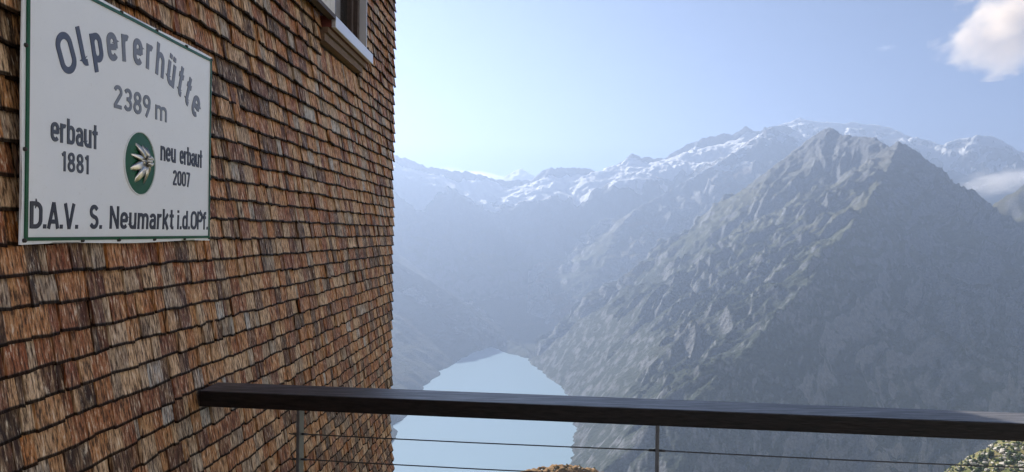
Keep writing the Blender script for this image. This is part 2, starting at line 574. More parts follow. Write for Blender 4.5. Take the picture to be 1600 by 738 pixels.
# water
m, t, b = new_mat('lake water')
b.inputs['Base Color'].default_value = (0.25, 0.36, 0.43, 1)
b.inputs['Roughness'].default_value = 0.32
b.inputs['IOR'].default_value = 1.33
g = N(t, 'ShaderNodeNewGeometry')
mp = N(t, 'ShaderNodeMapping'); mp.inputs['Scale'].default_value = (1.0, 0.35, 1.0)
t.links.new(g.outputs['Position'], mp.inputs[0])
bump(t, b, noise_n(t, mp.outputs[0], 0.12, 4.0, 0.6), 0.25, 0.6)
def grown(P, r):
    out = []
    n = len(P)
    area = sum(P[i][0] * P[(i + 1) % n][1] - P[(i + 1) % n][0] * P[i][1] for i in range(n))
    sg = 1 if area > 0 else -1
    for i in range(n):
        a, c = np.array(P[i - 1]), np.array(P[(i + 1) % n])
        d = (c - a) / np.linalg.norm(c - a)
        out.append((P[i][0] + sg * d[1] * r, P[i][1] - sg * d[0] * r, LAKE_Z))
    return out
lk = mesh_from('lake', grown(SHORE, 22.0), [tuple(range(len(SHORE)))])
tag(link('lake', lk, m), kind='structure')

# ------------------------------------------------------------------ near hillside under the hut
m, t, b = new_mat('alpine grass and stones')
g = N(t, 'ShaderNodeNewGeometry'); pos = g.outputs['Position']
n1 = noise_n(t, pos, 0.22, 6.0, 0.7); n2 = noise_n(t, pos, 0.9, 5.0, 0.7)
c = ramp(t, n1, [(0.30, (0.05, 0.075, 0.024)), (0.46, (0.10, 0.11, 0.04)), (0.60, (0.18, 0.14, 0.065)), (0.74, (0.28, 0.23, 0.16))])
c = mix_c(t, maprange(t, n2, 0.5, 0.72), c, (0.12, 0.11, 0.05))
sc_ = N(t, 'ShaderNodeAttribute', attribute_name='bounce_scree').outputs['Fac']
c = mix_c(t, sc_, c, mix_c(t, n2, (0.42, 0.41, 0.40), (0.62, 0.60, 0.58)))
t.links.new(c, b.inputs['Base Color']); b.inputs['Roughness'].default_value = 0.95
b.inputs['Specular IOR Level'].default_value = 0.1
bump(t, b, n2, 0.8, 0.5)
MAT_GRASS = m

m, t, b = new_mat('dry autumn grass')
g = N(t, 'ShaderNodeNewGeometry'); pos = g.outputs['Position']
k1 = noise_n(t, pos, 0.6, 6.0, 0.7); k2 = noise_n(t, pos, 2.5, 4.0, 0.7)
c = ramp(t, k1, [(0.32, (0.11, 0.085, 0.04)), (0.48, (0.24, 0.14, 0.065)), (0.60, (0.32, 0.20, 0.10)), (0.72, (0.36, 0.29, 0.21))])
t.links.new(c, b.inputs['Base Color']); b.inputs['Roughness'].default_value = 0.95
b.inputs['Specular IOR Level'].default_value = 0.1
bump(t, b, k2, 0.9, 0.35)
MAT_DRY = m

def bounce_slope(X, Y):  # unseen pale slope, added to bounce sunlight onto the hut wall
    return np.maximum(0.80 * X - 0.60 * Y - 26.0, 0.0)

def base_hill(X, Y):
    z = -0.75 - 0.36 * np.clip(Y - 7, 0, None) - 0.10 * np.clip(Y - 500, 0, None)
    z = np.where(Y < 7, -0.75, z)
    z = z - 0.02 * np.abs(X) * sstep(30, 200, np.abs(X))
    up = bounce_slope(X, Y)
    z = np.where(up > 0, np.maximum(z, -0.75) , z) + 0.45 * up
    rough = sstep(18, 120, np.hypot(X, Y))
    return z + rough * (4.0 * fbm(X / 60, Y / 60, 4, 201) - 3.0)

def axis(lo, hi, fine, grow=1.06):
    a = [0.0]; s = fine
    while a[-1] < hi:
        a.append(a[-1] + s); s *= grow
    bb = [0.0]; s = fine
    while bb[-1] > lo:
        bb.append(bb[-1] - s); s *= grow
    return np.array(sorted(set(a + bb)))
HX, HY = np.meshgrid(axis(-2600, 2600, 1.5), axis(-2600, 1900, 1.5))
tag(grid_mesh('hillside', HX, HY, base_hill(HX, HY), MAT_GRASS, {'bounce_scree': np.clip(bounce_slope(HX, HY) / 12.0 + 0.4 * fbm(HX / 25, HY / 25, 4, 5), 0, 1)}), kind='structure')

KN = pix(886, 728.5, 205)
def knoll_h(X, Y):
    dx = X - KN[0]; dy = Y - KN[1]
    sx = np.where(dx < 0, 30.0, 27.0)
    h = KN[2] - 30 + 30 * np.exp(-(dx / sx) ** 2 / 2 - (dy / 13.0) ** 2 / 2)
    return h + 0.55 * fbm(X / 2.6, Y / 2.6, 5, 301, 0.65) - 0.2
kx, ky = np.meshgrid(np.linspace(KN[0] - 42, KN[0] + 42, 240), np.linspace(KN[1] - 36, KN[1] + 36, 190))
tag(grid_mesh('grassy_knoll', kx, ky, knoll_h(kx, ky), MAT_DRY), kind='structure')

SH = [pix(1440, 764, 470), pix(1482, 743, 460), pix(1515, 722, 455), pix(1560, 699, 450), pix(1600, 682, 445), pix(1700, 625, 430), pix(1900, 490, 400)]
SHX = np.array([90.0] + [p[0] for p in SH]); SHZ = np.array([-230.0] + [p[2] for p in SH]); SHY = np.array([480.0] + [p[1] for p in SH])
def shoulder_h(X, Y):
    """spur rising to the right; its near side slopes gently towards the hut, its far side drops to the lake"""
    zc = np.interp(X, SHX, SHZ); yc = np.interp(X, SHX, SHY)
    h = zc - 0.6 * np.maximum(Y - yc, 0) - 0.16 * np.maximum(yc - Y, 0)
    return h + 1.8 * fbm(X / 16, Y / 16, 4, 311, 0.55) - 1.2
sx_, sy_ = np.meshgrid(np.linspace(130, 560, 400), np.linspace(250, 640, 320))
tag(grid_mesh('rocky_shoulder', sx_, sy_, shoulder_h(sx_, sy_), MAT_GRASS), kind='structure')

# ------------------------------------------------------------------ boulders, shrubs and little conifers on the near ground
MAT_STONE = plain('granite', (0.40, 0.37, 0.33), 0.9, var=0.35, vscale=0.8, spec=0.2)
MAT_SHRUB = plain('shrub leaves', (0.065, 0.10, 0.032), 0.8, var=0.45, vscale=1.2, spec=0.2)
MAT_NEEDLE = plain('needles', (0.045, 0.065, 0.028), 0.8, var=0.45, vscale=1.5, spec=0.2)
MAT_BARK = plain('bark', (0.10, 0.07, 0.05), 0.9, var=0.3, vscale=3.0, spec=0.2)

def stone_mesh(name, seed):
    bm = bmesh.new()
    bmesh.ops.create_icosphere(bm, subdivisions=2, radius=1.0)
    r = random.Random(seed)
    ax = [(Vector((r.gauss(0, 1), r.gauss(0, 1), r.gauss(0, 1))).normalized(), r.uniform(0.45, 0.8)) for _ in range(9)]
    for v in bm.verts:
        for a, c in ax:
            d = v.co.dot(a)
            if d > c:
                v.co -= a * (d - c)
        v.co.z *= 0.8
        v.co += Vector((r.uniform(-.04, .04) for _ in range(3)))
    me = bpy.data.meshes.new(name); bm.to_mesh(me); bm.free()
    return me
STONES = [stone_mesh('boulder', 40 + i) for i in range(5)]
for s_ in STONES: s_.materials.append(MAT_STONE)

def leaf_clump(r, seed, n=90, flat=0.8):
    rr = random.Random(seed); vs = []; fs = []
    lob = [(rr.uniform(-.5, .5), rr.uniform(-.5, .5), rr.uniform(.25, .6), rr.uniform(.35, .6)) for _ in range(5)]
    for i in range(n):
        lx, ly, lz, lr = lob[i % 5]
        d = Vector((rr.gauss(0, 1), rr.gauss(0, 1), rr.gauss(0, .8))).normalized() * lr * rr.uniform(.75, 1.05)
        p = Vector((lx, ly, max(0.02, lz + d.z * flat))) + Vector((d.x, d.y, 0))
        a = Vector((rr.gauss(0, 1), rr.gauss(0, 1), rr.gauss(0, 1))).normalized()
        c = d.cross(a).normalized()
        s = rr.uniform(.10, .20)
        k = len(vs)
        e = c.cross(d.normalized())
        vs += [p + c * s, p + e * s, p - c * s, p - e * s]
        fs.append((k, k + 1, k + 2, k + 3))
    return [v * r for v in vs], fs
SHRUBS = [mesh_from('foliage', *leaf_clump(1.0, 60 + i, 150)) for i in range(4)]
for s_ in SHRUBS: s_.materials.append(MAT_SHRUB)

def conifer_meshes(seed):
    rr = random.Random(seed); vs = []; fs = []
    for i in range(11):
        f = i / 10.0
        z = 0.10 + 0.88 * f
        R = 0.21 * (1 - f) ** 0.8 + 0.015
        nb = 9 if i < 8 else 6
        for k in range(nb):
            a = 2 * math.pi * (k + rr.random()) / nb
            L = R * rr.uniform(0.65, 1.25)
            dz = -0.05 * rr.uniform(0.5, 1.4)
            p0 = Vector((0, 0, z + 0.03)); p1 = Vector((math.cos(a) * L, math.sin(a) * L, z + dz))
            s = Vector((-math.sin(a), math.cos(a), 0)) * (L * 0.42)
            mid = (p0 + p1) / 2 + Vector((0, 0, 0.012))
            q = len(vs)
            vs += [p0, mid + s, p1, mid - s, mid - Vector((0, 0, 0.05))]
            fs += [(q, q + 1, q + 2, q + 3), (q, q + 4, q + 2)]
    crown = mesh_from('crown', vs, fs); crown.materials.append(MAT_NEEDLE)
    tv, tf = tube([(0, 0, -0.05), (0, 0, 0.4), (0, 0, 0.95)], [0.028, 0.018, 0.004], 6)
    trunk = mesh_from('trunk', tv, tf); trunk.materials.append(MAT_BARK)
    return crown, trunk
CONIFERS = [conifer_meshes(80 + i) for i in range(4)]

def on_surface(fn, x, y, Y0, Y1):
    """first hit of the photo ray with a height function"""
    ys = np.linspace(Y0, Y1, 900)
    a, b = lev(x, y)
    X = (a - 800) / FPX * ys; Z = EYE + (HOR - b) / FPX * ys
    hit = np.where(fn(X, ys) >= Z)[0]
    if len(hit) == 0:
        return None
    i = hit[0]
    return Vector((X[i], ys[i], float(fn(X[i:i + 1], ys[i:i + 1])[0])))

rr = random.Random(5)
tree_px = [(1478, 737, 4.0), (1486, 733, 4.2), (1503, 726, 4.5), (1516, 722, 6.0), (1522, 716, 5.0), (1531, 722, 5.5), (1540, 712, 4.4), (1547, 717, 6.5), (1502, 736, 4.5),
           (1530, 735, 4.5), (1552, 704, 4.0), (1566, 722, 4.0), (1538, 736, 5.0), (1578, 716, 5.5), (1590, 727, 4.0), (1560, 735, 4.5), (1513, 731, 5.0)]
trees = []
for i, (x, y, h) in enumerate(tree_px):
    p = on_surface(shoulder_h, x, y, 260, 640)
    if p is None:
        continue
    cr, tk = CONIFERS[i % 4]
    o = thing('conifer', 'small dark green conifer among boulders on the sunlit slope at lower right', 'tree', p, 'conifers on the bouldery slope')
    h *= 0.85
    o.scale = (h * 1.3, h * 1.3, h); o.rotation_euler.z = rr.uniform(0, 6.28)
    for nm, me in (('trunk', tk), ('crown', cr)):
        c = bpy.data.objects.new(nm, me); COL.objects.link(c); c.parent = o
nb = 0
for i in range(430):
    x = rr.uniform(1480, 1600); y = rr.uniform(686, 738)
    p = on_surface(shoulder_h, x, y, 260, 640)
    if p is None:
        continue
    if rr.random() < 0.5 and nb < 170:
        o = bpy.data.objects.new('boulder', STONES[rr.randrange(5)])
        s = rr.choice([0.5, 0.7, 0.9, 1.2, 1.7])
        tag(o, 'pale granite boulder on the sunlit slope at lower right', 'boulder', 'boulders on the slope at lower right')
        nb += 1
        o.scale = (s * rr.uniform(.8, 1.3), s * rr.uniform(.8, 1.3), s * rr.uniform(.7, 1.0))
        p.z += 0.15 * s
    else:
        o = bpy.data.objects.new('shrub', SHRUBS[rr.randrange(4)])
        s = rr.uniform(0.7, 1.7)
        tag(o, 'low olive green shrub between boulders on the slope at lower right', 'shrub', 'shrubs on the slope at lower right')
        o.scale = (s, s, s * .8)
    o.location = p; o.rotation_euler = (rr.uniform(-.2, .2), rr.uniform(-.2, .2), rr.uniform(0, 6.28))
    COL.objects.link(o)
for i in range(40):
    x = rr.uniform(836, 948); y = rr.uniform(724, 738)
    p = on_surface(knoll_h, x, y, 150, 240)
    if p is None:
        continue
    if rr.random() < 0.7:
        o = bpy.data.objects.new('shrub', SHRUBS[rr.randrange(4)])
        s = rr.uniform(0.15, 0.34)
        tag(o, 'tiny dark shrub on the brown grassy knoll below the railing', 'shrub', 'shrubs on the brown knoll')
    else:
        o = bpy.data.objects.new('boulder', STONES[rr.randrange(5)])
        s = rr.uniform(0.15, 0.4)
        tag(o, 'small stone on the brown grassy knoll below the railing', 'boulder', 'stones on the brown knoll')
    o.scale = (s, s, s); o.location = p; o.rotation_euler.z = rr.uniform(0, 6.28)
    COL.objects.link(o)

# ------------------------------------------------------------------ the hut: shingled wall
W = 1.3
WA = (847.0 - 800.0) / FPX
wn_ = math.sqrt(1 + WA * WA)
WU = Vector((WA, 1, 0)) / wn_
WN = Vector((1, -WA, 0)) / wn_
WALL_BACK = 0.028                     # shingle face lies this far behind the sign's face
KW = (W + WALL_BACK) / W
WO = Vector((-W - WALL_BACK, 0, EYE))
def wp(s, h, n=0.0):
    """point on the wall: s along it (away from the camera), h over eye level, n out of it"""
    return WO + WU * s + Vector((0, 0, h)) + WN * n

def wbox(s0, s1, h0, h1, n0, n1):
    return hexa([wp(s, h, n) for s in (s0, s1) for h in (h0, h1) for n in (n0, n1)])

def wobj(name, mat, parent, *box, bev=0.0):
    me = mesh_from(name, *wbox(*box))
    if bev:
        bevel_mesh(me, bev)
    return link(name, me, mat, parent)

# weathered shingle wood ---------------------------------------------
m, t, b = new_mat('weathered larch shingle')
g = N(t, 'ShaderNodeNewGeometry'); pos = g.outputs['Position']
tint = N(t, 'ShaderNodeAttribute', attribute_name='tint').outputs['Fac']
tint2 = N(t, 'ShaderNodeAttribute', attribute_name='tint2').outputs['Fac']
off = N(t, 'ShaderNodeCombineXYZ')
t.links.new(math_n(t, 'MULTIPLY', tint, 37.0), off.inputs[2]); t.links.new(math_n(t, 'MULTIPLY', tint2, 11.0), off.inputs[1])
va = N(t, 'ShaderNodeVectorMath', operation='ADD'); t.links.new(pos, va.inputs[0]); t.links.new(off.outputs[0], va.inputs[1])
mp = N(t, 'ShaderNodeMapping'); mp.inputs['Scale'].default_value = (1, 1, 0.045); t.links.new(va.outputs[0], mp.inputs[0])
mp2 = N(t, 'ShaderNodeMapping'); mp2.inputs['Scale'].default_value = (1, 1, 0.12); t.links.new(va.outputs[0], mp2.inputs[0])
streak = noise_n(t, mp.outputs[0], 120.0, 4.0, 0.7)
wide = noise_n(t, mp2.outputs[0], 60.0, 3.0, 0.6)
blot = noise_n(t, va.outputs[0], 28.0, 4.0, 0.6)
basec = ramp(t, tint, [(0.0, (0.022, 0.007, 0.004)), (0.13, (0.075, 0.019, 0.008)), (0.26, (0.28, 0.066, 0.016)), (0.40, (0.50, 0.185, 0.045)),
                       (0.54, (0.55, 0.27, 0.105)), (0.70, (0.68, 0.46, 0.28)), (0.82, (0.36, 0.26, 0.18)), (0.92, (0.42, 0.36, 0.30)), (1.0, (0.52, 0.51, 0.50))])
c = mix_c(t, maprange(t, wide, 0.42, 0.66, 0.0, 0.5), basec, (0.62, 0.40, 0.21))
c = mix_c(t, maprange(t, blot, 0.52, 0.72, 0.0, 0.6), c, (0.20, 0.065, 0.022))
c = mix_c(t, maprange(t, streak, 0.40, 0.53, 0.92, 0.0), c, (0.035, 0.014, 0.008))
c = mix_c(t, maprange(t, streak, 0.57, 0.66, 0.0, 0.8), c, (0.86, 0.72, 0.54))
butt = N(t, 'ShaderNodeAttribute', attribute_name='butt').outputs['Fac']     # shadow gap under each course, painted dark along the lower edge
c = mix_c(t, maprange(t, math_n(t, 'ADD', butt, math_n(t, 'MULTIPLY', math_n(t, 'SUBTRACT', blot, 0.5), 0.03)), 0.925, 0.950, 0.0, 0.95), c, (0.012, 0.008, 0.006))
t.links.new(c, b.inputs['Base Color'])
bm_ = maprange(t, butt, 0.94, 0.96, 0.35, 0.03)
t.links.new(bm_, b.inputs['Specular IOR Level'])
t.links.new(maprange(t, streak, 0.4, 0.65, 0.75, 0.42), b.inputs['Roughness'])
bump(t, b, math_n(t, 'ADD', streak, math_n(t, 'MULTIPLY', wide, 0.8)), 0.9, 0.0035)
MAT_SHINGLE = m

MAT_CORE = plain('dark boarding', (0.03, 0.022, 0.017), 0.9)
MAT_WOODTRIM = plain('brown window timber', (0.26, 0.17, 0.10), 0.6, var=0.4, vscale=40)
MAT_DARKWOOD = plain('weathered brown sill timber', (0.13, 0.08, 0.05), 0.7, var=0.5, vscale=60)
MAT_DARKTRIM = plain('dark stained timber', (0.055, 0.035, 0.03), 0.6, var=0.3, vscale=40)
MAT_REDTRIM = plain('red brown timber end', (0.11, 0.02, 0.014), 0.6, var=0.3, vscale=40)
MAT_SHEET = plain('pale sheet metal', (0.62, 0.62, 0.66), 0.35, metal=0.5)
MAT_PALE = plain('pale painted board', (0.62, 0.60, 0.60), 0.6, var=0.12, vscale=9)
MAT_ROOF = plain('roof sheet', (0.18, 0.18, 0.19), 0.5, metal=0.4)
m, t, b = new_mat('window glass')
b.inputs['Base Color'].default_value = (0.02, 0.02, 0.022, 1); b.inputs['Roughness'].default_value = 0.08
MAT_GLASS = m

S_END, H_BOT, H_TOP, S_START = 7.32, -2.12, 3.3, -1.6
hut = thing('alpine_hut', 'mountain hut wall clad in weathered brown wooden shingles', 'hut', wp(0, -EYE))
MW = hut.matrix_world.copy()
def adopt(o):
    """children are modelled in world space"""
    o.matrix_parent_inverse = Matrix.Translation(-Vector(hut.location))
    return o
HUT_PARTS = []

WIN = tuple(v * KW for v in (4.86, 5.90, 1.255, 2.75))     # window opening
UND = tuple(v * KW for v in (4.76, 5.80, 1.09, 1.185))     # timber under the sill

P_ROW = 0.083
shings = []
nrow = int((H_TOP - H_BOT) / P_ROW)
rs = random.Random(3)
def shingle(s0, s1, hb, lean, nb, thick, kick):
    L = 0.16
    n_b = nb + kick; n_t = nb - 0.030
    j = rs.uniform(-0.0035, 0.0035); sk = rs.uniform(-0.003, 0.003)
    tw = rs.uniform(-0.0035, 0.0035)
    v = []
    for (s, jj, t_) in ((s0, j + sk, tw), (s1, j - sk, -tw)):
        for (h, nn) in ((hb + jj, n_b + t_), (hb + L, n_t + t_)):
            for dn in (-thick, 0.0):
                v.append(wp(s + (lean if h > hb + .1 else 0), h, nn + dn))
    return v
for r in range(nrow):
    hb0 = H_BOT + r * P_ROW
    s = S_START - rs.uniform(0, 0.1)
    ph = rs.uniform(0, 6.28); am = rs.uniform(0.0005, 0.0022)
    kick = max(0.0, 0.035 * (1 - r / 4.0)) if r < 4 else 0.0
    while s < S_END - 0.001:
        w = min(max(rs.gauss(0.076, 0.030), 0.032), 0.15)
        e = s + w
        if e > S_END - 0.035:
            e = S_END + rs.uniform(-0.002, 0.003)
        hb = hb0 + am * math.sin(s * 2.3 + ph) + 0.002 * math.sin(s * 7 + ph * 2)
        cuts = [(s, e)]
        hmid = hb + P_ROW * 0.5
        for (a0, a1, b0, b1) in (WIN, UND):
            if b0 - 0.05 < hmid < b1 + 0.02:
                new = []
                for (p, q) in cuts:
                    if q <= a0 or p >= a1: new.append((p, q))
                    else:
                        if p < a0 - 0.02: new.append((p, a0))
                        if q > a1 + 0.02: new.append((a1, q))
                cuts = new
        for (p, q) in cuts:
            gap = rs.uniform(0.0008, 0.0032)
            nb = 0.004 + rs.uniform(-0.004, 0.006)
            if rs.random() < 0.03: nb += 0.007
            v = shingle(p + gap, q - gap, hb, rs.uniform(-0.002, 0.002), nb, rs.uniform(0.009, 0.014), kick)
            tint = min(max(rs.betavariate(1.2, 1.6) + 0.16 * float(fbm(np.array([p * 0.9]), np.array([hmid * 0.9]), 2, 401)[0]), 0.0), 1.0)
            shings.append((v, tint, rs.random(), 0.5 * (p + q), hmid, q - p))
        s = e

SGN = (2.0447, 2.0447 + 1.164, -0.0461, -0.0461 + 0.7150)     # sign: s0 s1 h0 h1
def proj_area(it):
    _, _, _, s, h, w = it
    Z = s / wn_
    x = 847 - (W + WALL_BACK) * FPX / Z if Z > 0.3 else -1e9
    y = HOR - h / Z * FPX if Z > 0.3 else -1e9
    if not (-25 < x < 700 and -25 < y < 762): return 0.0
    if SGN[0] < s < SGN[1] - 0.03 and SGN[2] < h < SGN[3]: return 0.0
    return (W * FPX / Z ** 2 * w) * (P_ROW * FPX / Z)
order = sorted(range(len(shings)), key=lambda i: -proj_area(shings[i]))
solo = set(order[:300])
SH_ATTR = ('tint', 'tint2')
def add_attr(me, name, vals):
    a = me.attributes.new(name, 'FLOAT', 'POINT'); a.data.foreach_set('value', np.asarray(vals, np.float32))
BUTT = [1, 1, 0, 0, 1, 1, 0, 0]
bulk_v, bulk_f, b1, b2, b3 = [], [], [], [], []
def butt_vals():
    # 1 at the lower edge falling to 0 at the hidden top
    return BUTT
for i, (v, t1, t2, s, h, w) in enumerate(shings):
    if i in solo:
        me = mesh_from('shingle', v, BOXF)
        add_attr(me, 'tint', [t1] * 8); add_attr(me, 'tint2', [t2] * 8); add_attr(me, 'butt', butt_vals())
        o = link('shingle', me, MAT_SHINGLE, hut); adopt(o)
    else:
        k = len(bulk_v)
        bulk_v += v; bulk_f += [tuple(k + q for q in f) for f in BOXF]
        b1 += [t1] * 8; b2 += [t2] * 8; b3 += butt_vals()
me = bpy.data.meshes.new('shingles'); me.from_pydata([tuple(p) for p in bulk_v], [], bulk_f); me.update()
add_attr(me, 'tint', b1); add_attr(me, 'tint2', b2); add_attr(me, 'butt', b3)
o = link('shingles', me, MAT_SHINGLE, hut); adopt(o); tag(o, kind='stuff')

def part(name, mat, *box, bev=0.0, parent=None):
    o = wobj(name, mat, parent or hut, *box, bev=bev)
    o.matrix_parent_inverse = (parent.matrix_world.inverted() if parent is not None and False else Matrix.Identity(4))
    if parent is None:
        adopt(o)
    return o
# body of the hut behind the shingles, with the window hole left free
NB = -0.034
part('wall', MAT_CORE, S_START, WIN[0] - .02, H_BOT, H_TOP, NB - .2, NB)
part('wall', MAT_CORE, WIN[1] + .02, S_END - .012, H_BOT, H_TOP, NB - .2, NB)
part('wall', MAT_CORE, WIN[0] - .02, WIN[1] + .02, H_BOT, WIN[2] - .03, NB - .2, NB)
part('wall', MAT_CORE, WIN[0] - .02, WIN[1] + .02, WIN[3] + .02, H_TOP, NB - .2, NB)
part('end_wall', MAT_CORE, S_END - .23, S_END - .02, H_BOT, H_TOP + 1.4, NB - 8.0, NB - .2)
part('end_wall', MAT_CORE, S_START, S_START + .2, H_BOT, H_TOP + 1.4, NB - 8.0, NB - .2)
part('back_wall', MAT_CORE, S_START, S_END, H_BOT, H_TOP, NB - 8.2, NB - 8.0)
part('foundation', plain('concrete', (0.35, 0.34, 0.33), 0.9, var=0.15, vscale=6), S_START + .05, S_END - .06, H_BOT - 1.6, H_BOT - .002, NB - 8.1, NB - .03)
def roof(n0, z0, n1, z1):
    c = [wp(s, z0 + d if n == n0 else z1 + d, n) for s in (S_START - .25, S_END + .2) for n in (n0, n1) for d in (0, .12)]
    o = link('roof', mesh_from('roof', *hexa(c)), MAT_ROOF, hut); adopt(o)
roof(0.18, H_TOP - .02, NB - 4.1, H_TOP + 1.75)
roof(NB - 8.4, H_TOP - .02, NB - 4.1, H_TOP + 1.752)

# window -------------------------------------------------------------
win = thing('window', None, None)
win.parent = hut; win.matrix_parent_inverse = Matrix.Translation(-Vector(hut.location))
def wpart(name, mat, *box, bev=0.0):
    k = KW if box[1] < 5.9 and box[3] < 1.3 else 1.0      # sill pieces are given as seen in the sign's plane
    return wobj(name, mat, win, *[v * k for v in box[:4]], *box[4:], bev=bev)
s0, s1, h0, h1 = WIN
wpart('frame', MAT_WOODTRIM, s0, s0 + .10, h0, h1, -.13, -.012, bev=.004)
wpart('frame', MAT_WOODTRIM, s0 + .102, s0 + .17, h0, h1, -.13, -.035, bev=.004)
wpart('frame', MAT_DARKTRIM, s1 - .07, s1 - .012, h0, h1, -.13, -.03, bev=.004)
wpart('frame', MAT_DARKTRIM, s0 + .172, s1 - .072, h1 - .08, h1, -.13, -.03, bev=.004)
wpart('casement', MAT_DARKTRIM, s1 - .125, s1 - .073, h0 + .002, h1 - .082, -.12, -.06, bev=.004)
wpart('casement', MAT_WOODTRIM, s0 + .172, s0 + .21, h0 + .002, h1 - .082, -.12, -.055, bev=.004)
wpart('pane', MAT_GLASS, s0 + .21, s1 - .126, h0 + .002, h1 - .083, -.105, -.095)
wpart('metal_trim', MAT_SHEET, s1 - .010, s1 + .004, h0, h1, -.13, .022)
wpart('sill', MAT_SHEET, 4.80, 5.85, 1.186, 1.254, .055, .082, bev=.004)
o = wpart('sill_core', MAT_REDTRIM, 4.795, 5.848, 1.187, 1.250, -.03, .0545)
wpart('sill_board', MAT_DARKWOOD, 4.775, 5.80, 1.150, 1.184, -.03, .042, bev=.003)
wpart('sill_board', MAT_DARKWOOD, 4.765, 5.77, 1.105, 1.148, -.03, .024, bev=.003)
sh = bpy.data.objects.new('sliding_shutter', None); COL.objects.link(sh); sh.parent = hut
sh.matrix_parent_inverse = Matrix.Translation(-Vector(hut.location))
sp0 = 3.95
while sp0 < 4.87:
    sp1 = min(sp0 + .118, 4.885)
    wobj('shutter_board', MAT_PALE, sh, sp0, sp1 - .003, 1.280, 2.7, .052, .08, bev=.002)
    sp0 += .118
wobj('shutter_rail', MAT_DARKTRIM, sh, 3.95, 4.885, 1.254, 1.278, .042, .086)
wobj('shutter_rail', MAT_DARKTRIM, sh, 3.5, 6.1, 2.72, 2.78, .0, .09)

# ------------------------------------------------------------------ the enamel sign
sign = thing('hut_sign', 'white enamel sign with green border, arched lettering and round flower emblem on the shingle wall', 'sign', wp(SGN[0], SGN[2]))
def sw(x, y, n=0.0):
    return wp(SGN[0] + x, SGN[2] + y, WALL_BACK - 0.006 + n)
SW_, SHH = 1.164, 0.715
def schild(o):
    o.matrix_parent_inverse = Matrix.Translation(-Vector(sign.location))
    return o
m, t, b = new_mat('white enamel')
g = N(t, 'ShaderNodeNewGeometry')
f = noise_n(t, g.outputs['Position'], 9.0, 5.0, 0.6)
f2 = noise_n(t, g.outputs['Position'], 70.0, 4.0, 0.7)
c = mix_c(t, f, (0.82, 0.84, 0.88), (0.88, 0.89, 0.92))
c = mix_c(t, maprange(t, f2, 0.62, 0.80, 0.0, 0.5), c, (0.55, 0.53, 0.50))
t.links.new(c, b.inputs['Base Color']); b.inputs['Roughness'].default_value = 0.33
bump(t, b, f, 0.25, 0.004)
MAT_ENAMEL = m
MAT_GREEN = plain('green enamel', (0.004, 0.085, 0.036), 0.4, spec=0.3, var=0.25, vscale=30)
MAT_BOLT = plain('bolt steel', (0.06, 0.055, 0.05), 0.5, metal=0.6)
MAT_SILVER = plain('cast silver', (0.62, 0.60, 0.56), 0.28, metal=1.0, var=0.15, vscale=90)
def ink(name, col, rough=0.35):
    return plain(name, col, rough, var=0.15, vscale=25)
INK_NAVY = ink('navy enamel', (0.012, 0.014, 0.032))
INK_DARK = ink('dark grey enamel', (0.045, 0.05, 0.068))
INK_GREY = ink('mid grey enamel', (0.17, 0.185, 0.225))  # mid grey for the height line
INK_GLARE = ink('glare grey enamel', (0.16, 0.17, 0.21))  # sky reflection on the arched name painted in as paler grey
INK_ARCH_DARK = ink('slate blue enamel', (0.055, 0.065, 0.11))  # start of the arch, painted darker where that reflection is weaker

# plate: slightly cushioned sheet with a flat rim
nx, ny = 46, 30
vs, fs = [], []
def plate_n(x, y):
    e = min(x, SW_ - x, y, SHH - y)
    n = 0.006 + 0.006 * (1 - math.exp(-max(e - .006, 0) / 0.03)) + 0.0012 * math.sin(x * 9 + y * 4)
    return n
for j in range(ny + 1):
    for i in range(nx + 1):
        # finer steps near the rim
        fx = 0.5 - 0.5 * math.cos(math.pi * i / nx); fy = 0.5 - 0.5 * math.cos(math.pi * j / ny)
        x, y = fx * SW_, fy * SHH
        wob = 0.0025 * math.sin(x * 8.1) if j in (0, ny) else 0.0
        wob2 = 0.002 * math.sin(y * 11.0) if i in (0, nx) else 0.0
        vs.append(sw(x + wob2, y + wob, plate_n(x, y)))
for j in range(ny):
    for i in range(nx):
        k = j * (nx + 1) + i
        fs.append((k, k + 1, k + nx + 2, k + nx + 1))
ring = [i for i in range(nx + 1)] + [j * (nx + 1) + nx for j in range(1, ny + 1)] + [ny * (nx + 1) + i for i in range(nx - 1, -1, -1)] + [j * (nx + 1) for j in range(ny - 1, 0, -1)]
k0 = len(vs)
for r_ in ring:
    vs.append(vs[r_] - WN * 0.006)
for q in range(len(ring)):
    q2 = (q + 1) % len(ring)
    fs.append((ring[q2], ring[q], k0 + q, k0 + q2))
schild(link('panel', mesh_from('panel', vs, fs, True), MAT_ENAMEL, sign))

